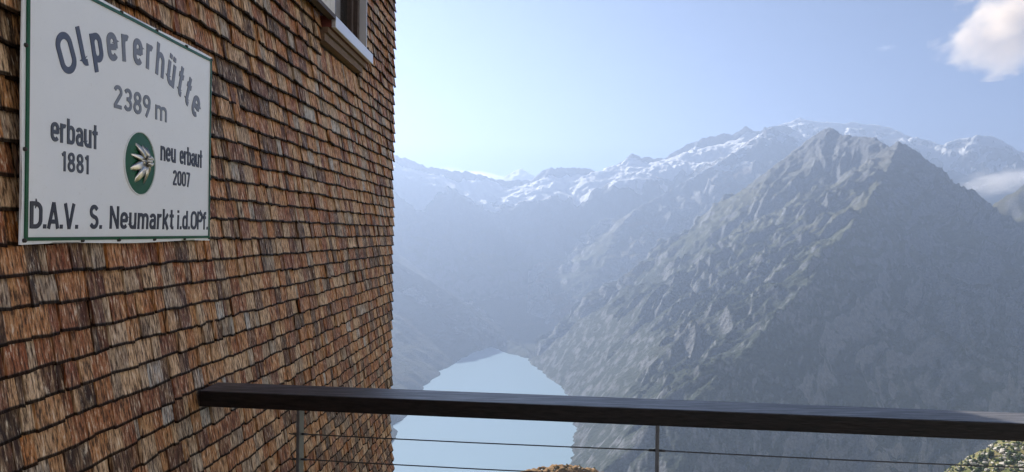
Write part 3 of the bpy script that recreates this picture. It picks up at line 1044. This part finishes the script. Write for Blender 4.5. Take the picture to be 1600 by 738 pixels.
def ribbon(paths, hw, z0, dz, fn, closed_flags):
    """extruded strokes: list of polylines -> verts, faces. fn maps (x,y,n) to the world"""
    vs, fs = [], []
    for pi, (pl, cl) in enumerate(zip(paths, closed_flags)):
        P = [np.array(p, float) for p in pl]
        n = len(P)
        L, R = [], []
        for i in range(n):
            a = P[(i - 1) % n] if (cl or i > 0) else None
            c = P[(i + 1) % n] if (cl or i < n - 1) else None
            if a is None: d = c - P[i]
            elif c is None: d = P[i] - a
            else:
                d1 = (P[i] - a) / (np.linalg.norm(P[i] - a) + 1e-12); d2 = (c - P[i]) / (np.linalg.norm(c - P[i]) + 1e-12)
                d = d1 + d2
            d = d / (np.linalg.norm(d) + 1e-12)
            nn = np.array([-d[1], d[0]])
            k = 1.0
            if a is not None and c is not None:
                k = 1.0 / max(0.45, abs(np.dot(nn, np.array([-d1[1], d1[0]]))))
            L.append(P[i] + nn * hw * k); R.append(P[i] - nn * hw * k)
        top = z0 + dz + 0.00006 * pi
        b0 = len(vs)
        for i in range(n):
            vs += [fn(*L[i], top), fn(*R[i], top), fn(*L[i], z0), fn(*R[i], z0)]
        for i in range(n if cl else n - 1):
            a_, c_ = b0 + 4 * i, b0 + 4 * ((i + 1) % n)
            fs += [(a_, a_ + 1, c_ + 1, c_), (a_, c_, c_ + 2, a_ + 2), (a_ + 1, a_ + 3, c_ + 3, c_ + 1)]
        if not cl:
            a_, c_ = b0, b0 + 4 * (n - 1)
            fs += [(a_, a_ + 2, a_ + 3, a_ + 1), (c_, c_ + 1, c_ + 3, c_ + 2)]
    return vs, fs

# green border line, closed, following the rim
bd = 0.0145
rim = [(bd, bd), (SW_ - bd, bd), (SW_ - bd, SHH - bd), (bd, SHH - bd)]
dense = []
for i in range(4):
    a, c = rim[i], rim[(i + 1) % 4]
    for k in range(24):
        dense.append((a[0] + (c[0] - a[0]) * k / 24, a[1] + (c[1] - a[1]) * k / 24))
bv, bf = ribbon([dense], 0.0046, 0.0035, 0.0035, lambda x, y, n: sw(x, y, n + plate_n(x, y) - 0.0025), [True])
schild(link('border', mesh_from('border', bv, bf), MAT_GREEN, sign))
# bolts along the rim
bolts = [(x, y) for y in (0.009, SHH - 0.009) for x in (0.27, 0.47, 0.70, 0.93)] + [(x, y) for x in (0.009, SW_ - 0.009) for y in (0.24, 0.50)] + \
        [(0.011, 0.011), (SW_ - 0.011, 0.011), (0.011, SHH - 0.011), (SW_ - 0.011, SHH - 0.011)]
for (x, y) in bolts:
    bm_v, bm_f = [], []
    for lv, (rad, n) in enumerate(((0.0058, 0.004), (0.0055, 0.012), (0.0030, 0.0145))):
        for k in range(10):
            a = 2 * math.pi * k / 10
            bm_v.append(sw(x + rad * math.cos(a), y + rad * math.sin(a), n))
    for lv in range(2):
        for k in range(10):
            bm_f.append((lv * 10 + k, lv * 10 + (k + 1) % 10, lv * 10 + 10 + (k + 1) % 10, lv * 10 + 10 + k))
    bm_f.append(tuple(20 + k for k in range(10)))
    schild(link('bolt', mesh_from('bolt', bm_v, bm_f, False), MAT_BOLT, sign))

# --- stroke lettering (plain engineering grotesque) ---
def arc(cx, cy, rx, ry, a0, a1, n=8):
    return [(cx + rx * math.cos(math.radians(a0 + (a1 - a0) * i / n)), cy + ry * math.sin(math.radians(a0 + (a1 - a0) * i / n))) for i in range(n + 1)]
def rrect(x0, y0, x1, y1, r):
    p = []
    p += arc(x1 - r, y1 - r, r, r, 0, 90); p += arc(x0 + r, y1 - r, r, r, 90, 180)
    p += arc(x0 + r, y0 + r, r, r, 180, 270); p += arc(x1 - r, y0 + r, r, r, 270, 360)
    out = [p[0]]
    for q in p[1:]:
        if math.hypot(q[0] - out[-1][0], q[1] - out[-1][1]) > 1e-4: out.append(q)
    if math.hypot(out[0][0] - out[-1][0], out[0][1] - out[-1][1]) < 1e-4: out.pop()
    return out
h_ = 0.075; X_ = 0.75; T = X_ - h_
def dot(x, y, s=0.085):
    return ([(x - s, y), (x + s, y)], False)
G = {
 'O': (.64, [(rrect(h_, h_, .565, 1 - h_, .24), True)]),
 '0': (.54, [(rrect(h_, h_, .465, 1 - h_, .194), True)]),
 'l': (.30, [([(.085, 1), (.085, .2)] + arc(.205, .2, .12, .125, 180, 270, 5) + [(.25, h_)], False)]),
 'p': (.52, [([(h_, X_), (h_, -.24)], False), (rrect(h_, h_, .445, T, .18), True)]),
 'b': (.52, [([(h_, 1), (h_, 0)], False), (rrect(h_, h_, .445, T, .18), True)]),
 'd': (.52, [([(.445, 1), (.445, 0)], False), (rrect(h_, h_, .445, T, .18), True)]),
 'e': (.52, [([(h_, .37), (.445, .37)], False), ([(.445, .33), (.445, T - .18)] + arc(.26, T - .18, .185, .18, 0, 180, 12) + [(h_, .26)] + arc(.26, .255, .185, .18, 180, 325, 10), False)]),
 'r': (.36, [([(h_, 0), (h_, X_)], False), ([(h_, .46)] + arc(.255, .49, .18, .185, 180, 80, 7) + [(.325, T - .03)], False)]),
 'n': (.52, [([(h_, 0), (h_, X_)], False), ([(h_, .46)] + arc(.26, .49, .185, .185, 180, 0, 10) + [(.445, 0)], False)]),
 'h': (.52, [([(h_, 0), (h_, 1)], False), ([(h_, .46)] + arc(.26, .49, .185, .185, 180, 0, 10) + [(.445, 0)], False)]),
 'm': (.80, [([(h_, 0), (h_, X_)], False), ([(h_, .46)] + arc(.24, .51, .165, .165, 180, 0, 10) + [(.405, 0)], False), ([(.405, .46)] + arc(.57, .51, .165, .165, 180, 0, 10) + [(.735, 0)], False)]),
 'u': (.52, [([(.445, X_), (.445, 0)], False), ([(h_, X_), (h_, .26)] + arc(.26, .26, .185, .185, 180, 360, 10) + [(.445, .30)], False)]),
 'ü': (.52, [([(.445, X_), (.445, 0)], False), ([(h_, X_), (h_, .26)] + arc(.26, .26, .185, .185, 180, 360, 10) + [(.445, .30)], False),
             ([(.13, .85), (.13, 1.0)], False), ([(.39, .85), (.39, 1.0)], False)]),
 't': (.36, [([(.16, .98), (.16, .2)] + arc(.27, .2, .11, .125, 180, 270, 5) + [(.33, h_)], False), ([(.0, T), (.33, T)], False)]),
 'T': (.36, [([(.20, 1.0), (.20, 0)], False), ([(.02, T - .06), (.10, T), (.37, T)], False)]),
 'a': (.50, [([(.09, T - .12)] + arc(.25, T - .16, .175, .16, 150, 0, 9) + [(.425, 0)], False), ([(.425, .42), (.22, .42)] + arc(.22, .245, .145, .17, 90, 270, 9) + [(.30, h_), (.425, .18)], False)]),
 'k': (.50, [([(h_, 0), (h_, 1)], False), ([(h_, .26), (.42, X_)], False), ([(.20, .44), (.45, 0)], False)]),
 'i': (.20, [([(.1, 0), (.1, X_)], False), ([(.1, .86), (.1, 1.0)], False)]),
 'f': (.36, [([(.14, 0), (.14, .80)] + arc(.26, .80, .12, .125, 180, 90, 5) + [(.34, 1 - h_)], False), ([(.0, T), (.32, T)], False)]),
 'N': (.62, [([(h_, 0), (h_, 1)], False), ([(.545, 0), (.545, 1)], False), ([(h_, .96), (.545, .04)], False)]),
 'D': (.60, [([(h_, 0), (h_, 1)], False), ([(h_, 1 - h_), (.26, 1 - h_)] + arc(.26, 1 - h_ - .25, .265, .25, 90, 0, 8) + arc(.26, h_ + .25, .265, .25, 0, -90, 8) + [(h_, h_)], False)]),
 'A': (.62, [([(.05, 0), (.31, 1)], False), ([(.31, 1), (.57, 0)], False), ([(.14, .27), (.48, .27)], False)]),
 'V': (.62, [([(.05, 1), (.31, 0)], False), ([(.31, 0), (.57, 1)], False)]),
 'S': (.56, [(arc(.28, .72, .195, .205, 25, 235, 12) + [(.28, .50)] + arc(.28, .285, .20, .21, 60, -155, 13), False)]),
 'P': (.58, [([(h_, 0), (h_, 1)], False), ([(h_, 1 - h_), (.30, 1 - h_)] + arc(.30, .70, .205, .225, 90, -90, 10) + [(h_, .475)], False)]),
 '1': (.34, [([(.22, 0), (.22, 1)], False), ([(.22, .93), (.05, .80)], False)]),
 '2': (.54, [(arc(.27, .72, .19, .205, 165, -20, 11) + [(.08, .10)], False), ([(.04, h_), (.49, h_)], False)]),
 '3': (.54, [(arc(.265, .73, .18, .195, 155, -80, 11), False), (arc(.265, .29, .20, .215, 80, -155, 11), False), ([(.20, .525), (.32, .525)], False)]),
 '7': (.50, [([(.03, 1 - h_), (.46, 1 - h_)], False), ([(.445, .95), (.18, 0)], False)]),
 '8': (.56, [(arc(.28, .735, .175, .19, 0, 360, 16)[:-1], True), (arc(.28, .285, .20, .21, 0, 360, 16)[:-1], True)]),
 '9': (.54, [(arc(.27, .70, .195, .225, 0, 360, 16)[:-1], True), ([(.465, .70), (.44, .45), (.24, 0)], False)]),
 '.': (.22, [([(.11, 0), (.11, .16)], False)]),
 ' ': (.30, []),
}
def word_strokes(txt, gap=0.10):
    out = []; x = 0.0
    for ch in txt:
        adv, st = G[ch]
        out.append((ch, x, adv, st)); x += adv + gap
    return out, x - gap

LET_Z = 0.0008
def flat_word(txt, x0, x1, y0, hh, mat, label, gap=0.10, weight=1.0):
    lay, tot = word_strokes(txt, gap)
    kx = (x1 - x0) / tot
    vs, fs = [], []
    for ch, lx, adv, st in lay:
        if not st: continue
        paths = [[(x0 + (lx + p[0]) * kx, y0 + p[1] * hh) for p in pl] for pl, cl in st]
        v, f = ribbon(paths, h_ * hh * weight, LET_Z - .003, .0044, lambda x, y, n: sw(x, y, n + plate_n(x, y)), [cl for _, cl in st])
        k = len(vs); vs += v; fs += [tuple(k + q for q in ff) for ff in f]
    o = link('lettering', mesh_from('lettering', vs, fs), mat, sign); schild(o); o['label'] = label
    return o
flat_word('2389', .4235, .652, .4085, .070, INK_GREY, 'grey figures 2389', gap=.08, weight=1.1)
flat_word('m', .684, .770, .4085, .066, INK_GREY, 'grey letter m after the height', weight=1.1)
flat_word('erbauT', .109, .336, .2720, .069, INK_DARK, 'dark grey word erbaut', gap=.09)
flat_word('1881', .158, .294, .1965, .054, INK_DARK, 'dark grey year 1881')
flat_word('neu', .7275, .841, .2755, .066, INK_NAVY, 'navy word neu', gap=.10)
flat_word('erbauT', .8765, 1.069, .2760, .066, INK_NAVY, 'navy word erbaut', gap=.09)
flat_word('2007', .821, .961, .1975, .053, INK_NAVY, 'navy year 2007')
flat_word('D.A.V.', .029, .243, .0415, .0690, INK_NAVY, 'navy initials at the left of the bottom line', gap=.05, weight=1.1)
flat_word('S.', .2995, .370, .0420, .0690, INK_NAVY, 'single navy initial in the bottom line', gap=.05, weight=1.1)
flat_word('Neumarkt', .411, .832, .0425, .0690, INK_NAVY, 'navy town name in the bottom line', gap=.10, weight=1.05)
flat_word('i.d.OPf.', .859, 1.138, .0430, .0675, INK_NAVY, 'navy abbreviation at the right of the bottom line', gap=.05, weight=1.05)
# arched name
AC, AR, AH = (0.5933, -0.2721), 0.8372, 0.110
vsA = {}
adv_k = [1.14 if ch == 'O' else 1.0 for ch in 'Olpererhütte']
tot = sum(G[ch][0] * k for ch, k in zip('Olpererhütte', adv_k)) + 0.22 * 11
A0, A1 = -30.6, 30.2
run = 0.0
for ch, kk in zip('Olpererhütte', adv_k):
    adv, st = G[ch]
    ang = A0 + (A1 - A0) * (run + adv * kk / 2) / tot
    run += adv * kk + 0.22
    th = math.radians(ang)
    kx = AH * 0.98
    if ch == 'O': kx = AH * 1.12
    def place(x, y, ca=math.cos(th), sa=math.sin(th), kx=kx, adv=adv):
        lx, ly = (x - adv / 2) * kx, AR + y * AH
        return (AC[0] + lx * ca + ly * sa, AC[1] - lx * sa + ly * ca)
    paths = [[place(*p) for p in pl] for pl, cl in st]
    v, f = ribbon(paths, h_ * AH * 1.12, LET_Z - .003, .0044, lambda x, y, n: sw(x, y, n + plate_n(x, y)), [cl for _, cl in st])
    key = 'a' if ang < -15 else 'b'
    A, B = vsA.setdefault(key, ([], []))
    k = len(A); A += v; B += [tuple(k + q for q in ff) for ff in f]
for key, mat, lab in (('a', INK_ARCH_DARK, 'slate blue first letters of the arched name'), ('b', INK_GLARE, 'remaining letters of the arched name, greyed by painted reflection')):
    o = link('lettering', mesh_from('lettering', *vsA[key]), mat, sign); schild(o); o['label'] = lab

# emblem
EC, ER = (0.5885, 0.2530), 0.1005
def disc(rad, n0, dome, seg=48, rings=6):
    vs = [sw(EC[0], EC[1], n0 + dome)]; fs = []
    for r_ in range(1, rings + 1):
        q = r_ / rings
        for k in range(seg):
            a = 2 * math.pi * k / seg
            vs.append(sw(EC[0] + rad * q * math.cos(a), EC[1] + rad * q * math.sin(a), n0 + dome * (1 - q * q)))
    for k in range(seg):
        fs.append((0, 1 + k, 1 + (k + 1) % seg))
    for r_ in range(rings - 1):
        for k in range(seg):
            a, b_ = 1 + r_ * seg + k, 1 + r_ * seg + (k + 1) % seg
            fs.append((a, a + seg, b_ + seg, b_))
    return vs, fs
o = link('emblem_disc', mesh_from('emblem_disc', *disc(ER - .002, .0132, .003), True), MAT_GREEN, sign); schild(o)
emb = o
circ = [(EC[0] + ER * math.cos(2 * math.pi * k / 72), EC[1] + ER * math.sin(2 * math.pi * k / 72)) for k in range(72)]
o = link('emblem_rim', mesh_from('emblem_rim', *ribbon([circ], .0013, .011, .0050, sw, [True]), False), plain('white rim', (.75, .76, .76), .35), sign); schild(o)
# edelweiss: pointed cast petals round a knobbly centre
PC = (0.616, 0.262)
fl = bpy.data.objects.new('flower', None); COL.objects.link(fl); fl.parent = sign
fl.matrix_parent_inverse = Matrix.Translation(-Vector(sign.location))
tips = [(-.066, .056, .026), (-.020, .056, .016), (.028, .030, .013), (-.097, .016, .018), (-.100, -.034, .030), (-.068, -.076, .032), (-.008, -.078, .016),
        (.036, -.012, .013), (.022, -.046, .014), (.010, .050, .012), (-.050, -.006, .018), (-.045, .034, .018), (-.036, -.060, .018)]
petals = [(math.degrees(math.atan2(y, x)), math.hypot(x, y), w) for x, y, w in tips]
for (ang, ln, wd) in petals:
    ca, sa = math.cos(math.radians(ang)), math.sin(math.radians(ang))
    pv, pf = [], []
    prof = [(0.05, .30), (.25, .75), (.5, 1.0), (.72, .82), (.88, .42), (1.0, .12)]
    for (q, wq) in prof:
        L_ = ln * q
        lift = .020 + .012 * math.sin(q * math.pi) - .010 * q
        for side, dn in ((-1, -.004), (-.45, .002), (0, -.0015), (.45, .002), (1, -.004)):
            x = PC[0] + L_ * ca - side * wd * .5 * wq * sa
            y = PC[1] + L_ * sa + side * wd * .5 * wq * ca
            pv.append(sw(x, y, lift + dn))
    for i in range(len(prof) - 1):
        for k in range(4):
            a = i * 5 + k
            pf.append((a, a + 1, a + 6, a + 5))
    me = mesh_from('petal', pv, pf, True)
    bm = bmesh.new(); bm.from_mesh(me)
    bmesh.ops.recalc_face_normals(bm, faces=bm.faces)
    bmesh.ops.solidify(bm, geom=bm.faces[:], thickness=.004)
    bm.to_mesh(me); bm.free()
    link('petal', me, MAT_SILVER, fl)
for k in range(8):
    a = k * 0.785; q = 0 if k == 0 else .0115
    bm = bmesh.new()
    bmesh.ops.create_icosphere(bm, subdivisions=2, radius=.0068)
    me = bpy.data.meshes.new('floret'); bm.to_mesh(me); bm.free()
    me.polygons.foreach_set('use_smooth', [True] * len(me.polygons))
    o = link('floret', me, MAT_SILVER, fl)
    o.location = sw(PC[0] + q * math.cos(a), PC[1] + q * math.sin(a), .034)

# ------------------------------------------------------------------ terrace floor and railing
RD = Vector((0.9914, -0.1312, 0)).normalized()          # along the rail, left to right
RN = Vector((RD.y, -RD.x, 0))                            # towards the camera
R0 = Vector((-0.906 * W, 2.564 * W, EYE - 0.48 * W))     # back top corner at the wall
RDEP, RHT, RLEN = 0.183, 0.061, 6.4
m, t, b = new_mat('terrace boards')
g = N(t, 'ShaderNodeNewGeometry')
mp = N(t, 'ShaderNodeMapping'); mp.inputs['Scale'].default_value = (1, 0.06, 1); t.links.new(g.outputs['Position'], mp.inputs[0])
f = noise_n(t, mp.outputs[0], 40.0, 4.0, 0.6)
t.links.new(mix_c(t, f, (0.30, 0.28, 0.25), (0.52, 0.49, 0.44)), b.inputs['Base Color']); b.inputs['Roughness'].default_value = 0.75
MAT_DECK = m
def wall_cut(p):
    """slide a point along the rail direction onto the wall face"""
    q = (WO + WN * 0.014 - p).dot(WN) / RD.dot(WN)
    return p + RD * q
pa = R0 - RN * 0.02; pb = R0 + RN * 7.0
pts = [wall_cut(pa) , pa + RD * RLEN, pb + RD * RLEN, wall_cut(pb)]
c = []
for p in (pts[0], pts[1], pts[3], pts[2]):
    for z in (-0.16, 0.0):
        c.append(Vector((p.x, p.y, z)))
me = mesh_from('terrace_floor', *hexa(c))
tag(link('terrace_floor', me, MAT_DECK), kind='structure')

rail = thing('railing', 'dark timber handrail on steel posts with thin wire cables in front of the view', 'railing', (R0.x, R0.y, 0))
def rchild(o):
    o.matrix_parent_inverse = Matrix.Translation(-Vector(rail.location))
    return o
m, t, b = new_mat('dark weathered handrail')
g = N(t, 'ShaderNodeNewGeometry')
rot = N(t, 'ShaderNodeMapping'); rot.inputs['Rotation'].default_value = (0, 0, math.atan2(0.1312, 0.9914)); rot.inputs['Scale'].default_value = (0.05, 1, 1)
t.links.new(g.outputs['Position'], rot.inputs[0])
f = noise_n(t, rot.outputs[0], 130.0, 4.0, 0.65)
f3 = noise_n(t, rot.outputs[0], 30.0, 3.0, 0.6)
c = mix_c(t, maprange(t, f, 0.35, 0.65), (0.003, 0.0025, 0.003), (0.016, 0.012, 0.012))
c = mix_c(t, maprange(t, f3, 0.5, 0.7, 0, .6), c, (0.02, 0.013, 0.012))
upn = N(t, 'ShaderNodeSeparateXYZ'); t.links.new(g.outputs['Normal'], upn.inputs[0])     # lift of the sunlit top painted in as paler grey; sides stained dark
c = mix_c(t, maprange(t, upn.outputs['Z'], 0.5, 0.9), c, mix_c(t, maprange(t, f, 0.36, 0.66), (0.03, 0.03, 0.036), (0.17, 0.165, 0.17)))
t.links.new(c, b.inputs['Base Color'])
b.inputs['Specular IOR Level'].default_value = 0.3
t.links.new(maprange(t, f, 0.3, 0.7, 0.48, 0.30), b.inputs['Roughness'])
bump(t, b, f, 0.7, 0.002)
MAT_RAIL = m
c = []
for al in (0, RLEN):
    for z in (-RHT, 0):
        for dep in (0, RDEP):
            p = R0 + RN * dep + Vector((0, 0, z))
            c.append(wall_cut(p) if al == 0 else p + RD * RLEN)
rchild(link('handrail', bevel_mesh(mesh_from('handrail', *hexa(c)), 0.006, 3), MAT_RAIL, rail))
MAT_POST = plain('galvanised steel', (0.16, 0.165, 0.18), 0.42, metal=0.7, var=0.25, vscale=30)
MAT_CABLE = plain('steel cable', (0.10, 0.10, 0.105), 0.4, metal=0.8)
def rail_at(px):
    """distance along the rail (on its centre line) seen at photo column px"""
    ctr = R0 + RN * (RDEP * .5)
    k = (lev(px, 690)[0] - 800) / FPX
    return (k * ctr.y - ctr.x) / (RD.x - k * RD.y)
p_l, p_r = rail_at(468.5), rail_at(1027)
sp = p_r - p_l
posts = [p_l, p_r, p_r + sp, p_r + 2 * sp, p_r + 3 * sp]
ctr = R0 + RN * (RDEP * .5)
for a in posts:
    c = []
    for x in (-.0065, .0065):
        for y in (-.024, .024):
            for z in (0.001, R0.z - RHT - .0065):
                p = ctr + RD * (a + x) + RN * y
                c.append(Vector((p.x, p.y, z)))
    rchild(link('post', bevel_mesh(mesh_from('post', *hexa(c)), .0012, 1), MAT_POST, rail))
for k in range(8):
    z = R0.z - 0.172 - 0.099 * k
    if z < 0.06: break
    pts_ = []
    st = wall_cut(Vector((ctr.x, ctr.y, z)))
    a0 = (st - Vector((ctr.x, ctr.y, z))).dot(RD)
    stops = [p_l - 0.045] + posts
    for q in range(len(stops) - 1):
        for i in range(4):
            f = i / 4.0
            aa = stops[q] + (stops[q + 1] - stops[q]) * f
            p = ctr + RD * aa
            pts_.append((p.x, p.y, z - 0.003 * math.sin(math.pi * f)))
    p = ctr + RD * stops[-1]; pts_.append((p.x, p.y, z))
    rchild(link('cable', mesh_from('cable', *tube(pts_, 0.0024, 8), True), MAT_CABLE, rail))

for k in range(8):
    z = R0.z - 0.172 - 0.099 * k
    if z < 0.06: break
    for a in posts:
        for sd in (-1, 1):
            p, q = ctr + RD * (a + sd * .007), ctr + RD * (a + sd * .030)
            rchild(link('cable_fitting', mesh_from('cable_fitting', *tube([(p.x, p.y, z), (q.x, q.y, z - .0002)], 0.0046, 8), True), MAT_CABLE, rail))
for a in posts:
    c = []
    for x in (-.035, .035):
        for y in (-.03, .03):
            for z in (R0.z - RHT - .006, R0.z - RHT - .0008):
                p = ctr + RD * (a + x) + RN * y
                c.append(Vector((p.x, p.y, z)))
    rchild(link('bracket', mesh_from('bracket', *hexa(c)), MAT_POST, rail))

# ------------------------------------------------------------------ clouds
def cloud_mat(name, dens, scale, lo, hi, col=(1, 1, 1), rag=2.2):
    m = bpy.data.materials.new(name); m.use_nodes = True
    t = m.node_tree
    t.nodes.remove(t.nodes['Principled BSDF'])
    v = t.nodes.new('ShaderNodeVolumePrincipled')
    v.inputs['Color'].default_value = (*col, 1); v.inputs['Anisotropy'].default_value = 0.35
    tc = N(t, 'ShaderNodeTexCoord')
    n = noise_n(t, tc.outputs['Object'], scale, 6.0, 0.62, 0.3)
    # fade towards the edge of the unit ball
    ln = N(t, 'ShaderNodeVectorMath', operation='LENGTH'); t.links.new(tc.outputs['Object'], ln.inputs[0])
    fall = maprange(t, ln.outputs['Value'], 0.15, 0.98, 1.0, 0.0)
    d = math_n(t, 'ADD', fall, math_n(t, 'MULTIPLY', math_n(t, 'SUBTRACT', n, 0.5), rag))
    d = maprange(t, d, lo, hi, 0.0, dens)
    t.links.new(d, v.inputs['Density'])
    t.links.new(v.outputs[0], t.nodes['Material Output'].inputs['Volume'])
    return m
def cloud(label, p, size, mat, rot=0.0):
    bm = bmesh.new(); bmesh.ops.create_icosphere(bm, subdivisions=3, radius=1.0)
    me = bpy.data.meshes.new('cloud'); bm.to_mesh(me); bm.free()
    o = link('cloud', me, mat); o.location = p; o.scale = size; o.rotation_euler = (0, rot, 0)
    return tag(o, label, 'cloud')
CM = cloud_mat('cumulus', 0.005, 1.7, 0.34, 1.0, (0.93, 0.80, 0.62), 3.4)
CT = cloud_mat('thin cloud', 0.0012, 1.8, 0.45, 1.0)
CB = cloud_mat('cloud bank', 0.005, 2.4, 0.38, 1.1, (1.0, 0.97, 0.95))
cloud('large cream coloured cumulus cloud at the upper right', pix(1582, 38, 9500), (980, 700, 620), CM, math.radians(-20))
cloud('tiny faint wisp of cloud left of the big cumulus', pix(1384, 75, 9500), (180, 140, 60), CT)
cloud('white cloud bank below the rocky snow peak at right', pix(1568, 283, 6600), (600, 380, 150), CB, math.radians(-8))
cloud('low white cloud lying behind the ridge by the hut corner', pix(735, 274, 14500), (1050, 500, 150), CB, math.radians(6))

# ------------------------------------------------------------------ haze
m = bpy.data.materials.new('valley haze'); m.use_nodes = True
t = m.node_tree; t.nodes.remove(t.nodes['Principled BSDF'])
v = t.nodes.new('ShaderNodeVolumePrincipled')
v.inputs['Color'].default_value = (0.28, 0.358, 0.515, 1)
v.inputs['Density'].default_value = 1.65e-4
v.inputs['Anisotropy'].default_value = 0.44
t.links.new(v.outputs[0], t.nodes['Material Output'].inputs['Volume'])
zb = float(min(GZ.min(), -1500 if False else GZ.min())) - 1.0
zb = min(zb, float(base_hill(HX, HY).min()) - 1.0)
c = [Vector((x, y, z)) for x in (-9100, 11100) for y in (-9100, 13100) for z in (zb, 1420.0)]
hz = link('haze', mesh_from('haze', *hexa(c)), m)
tag(hz, kind='stuff')
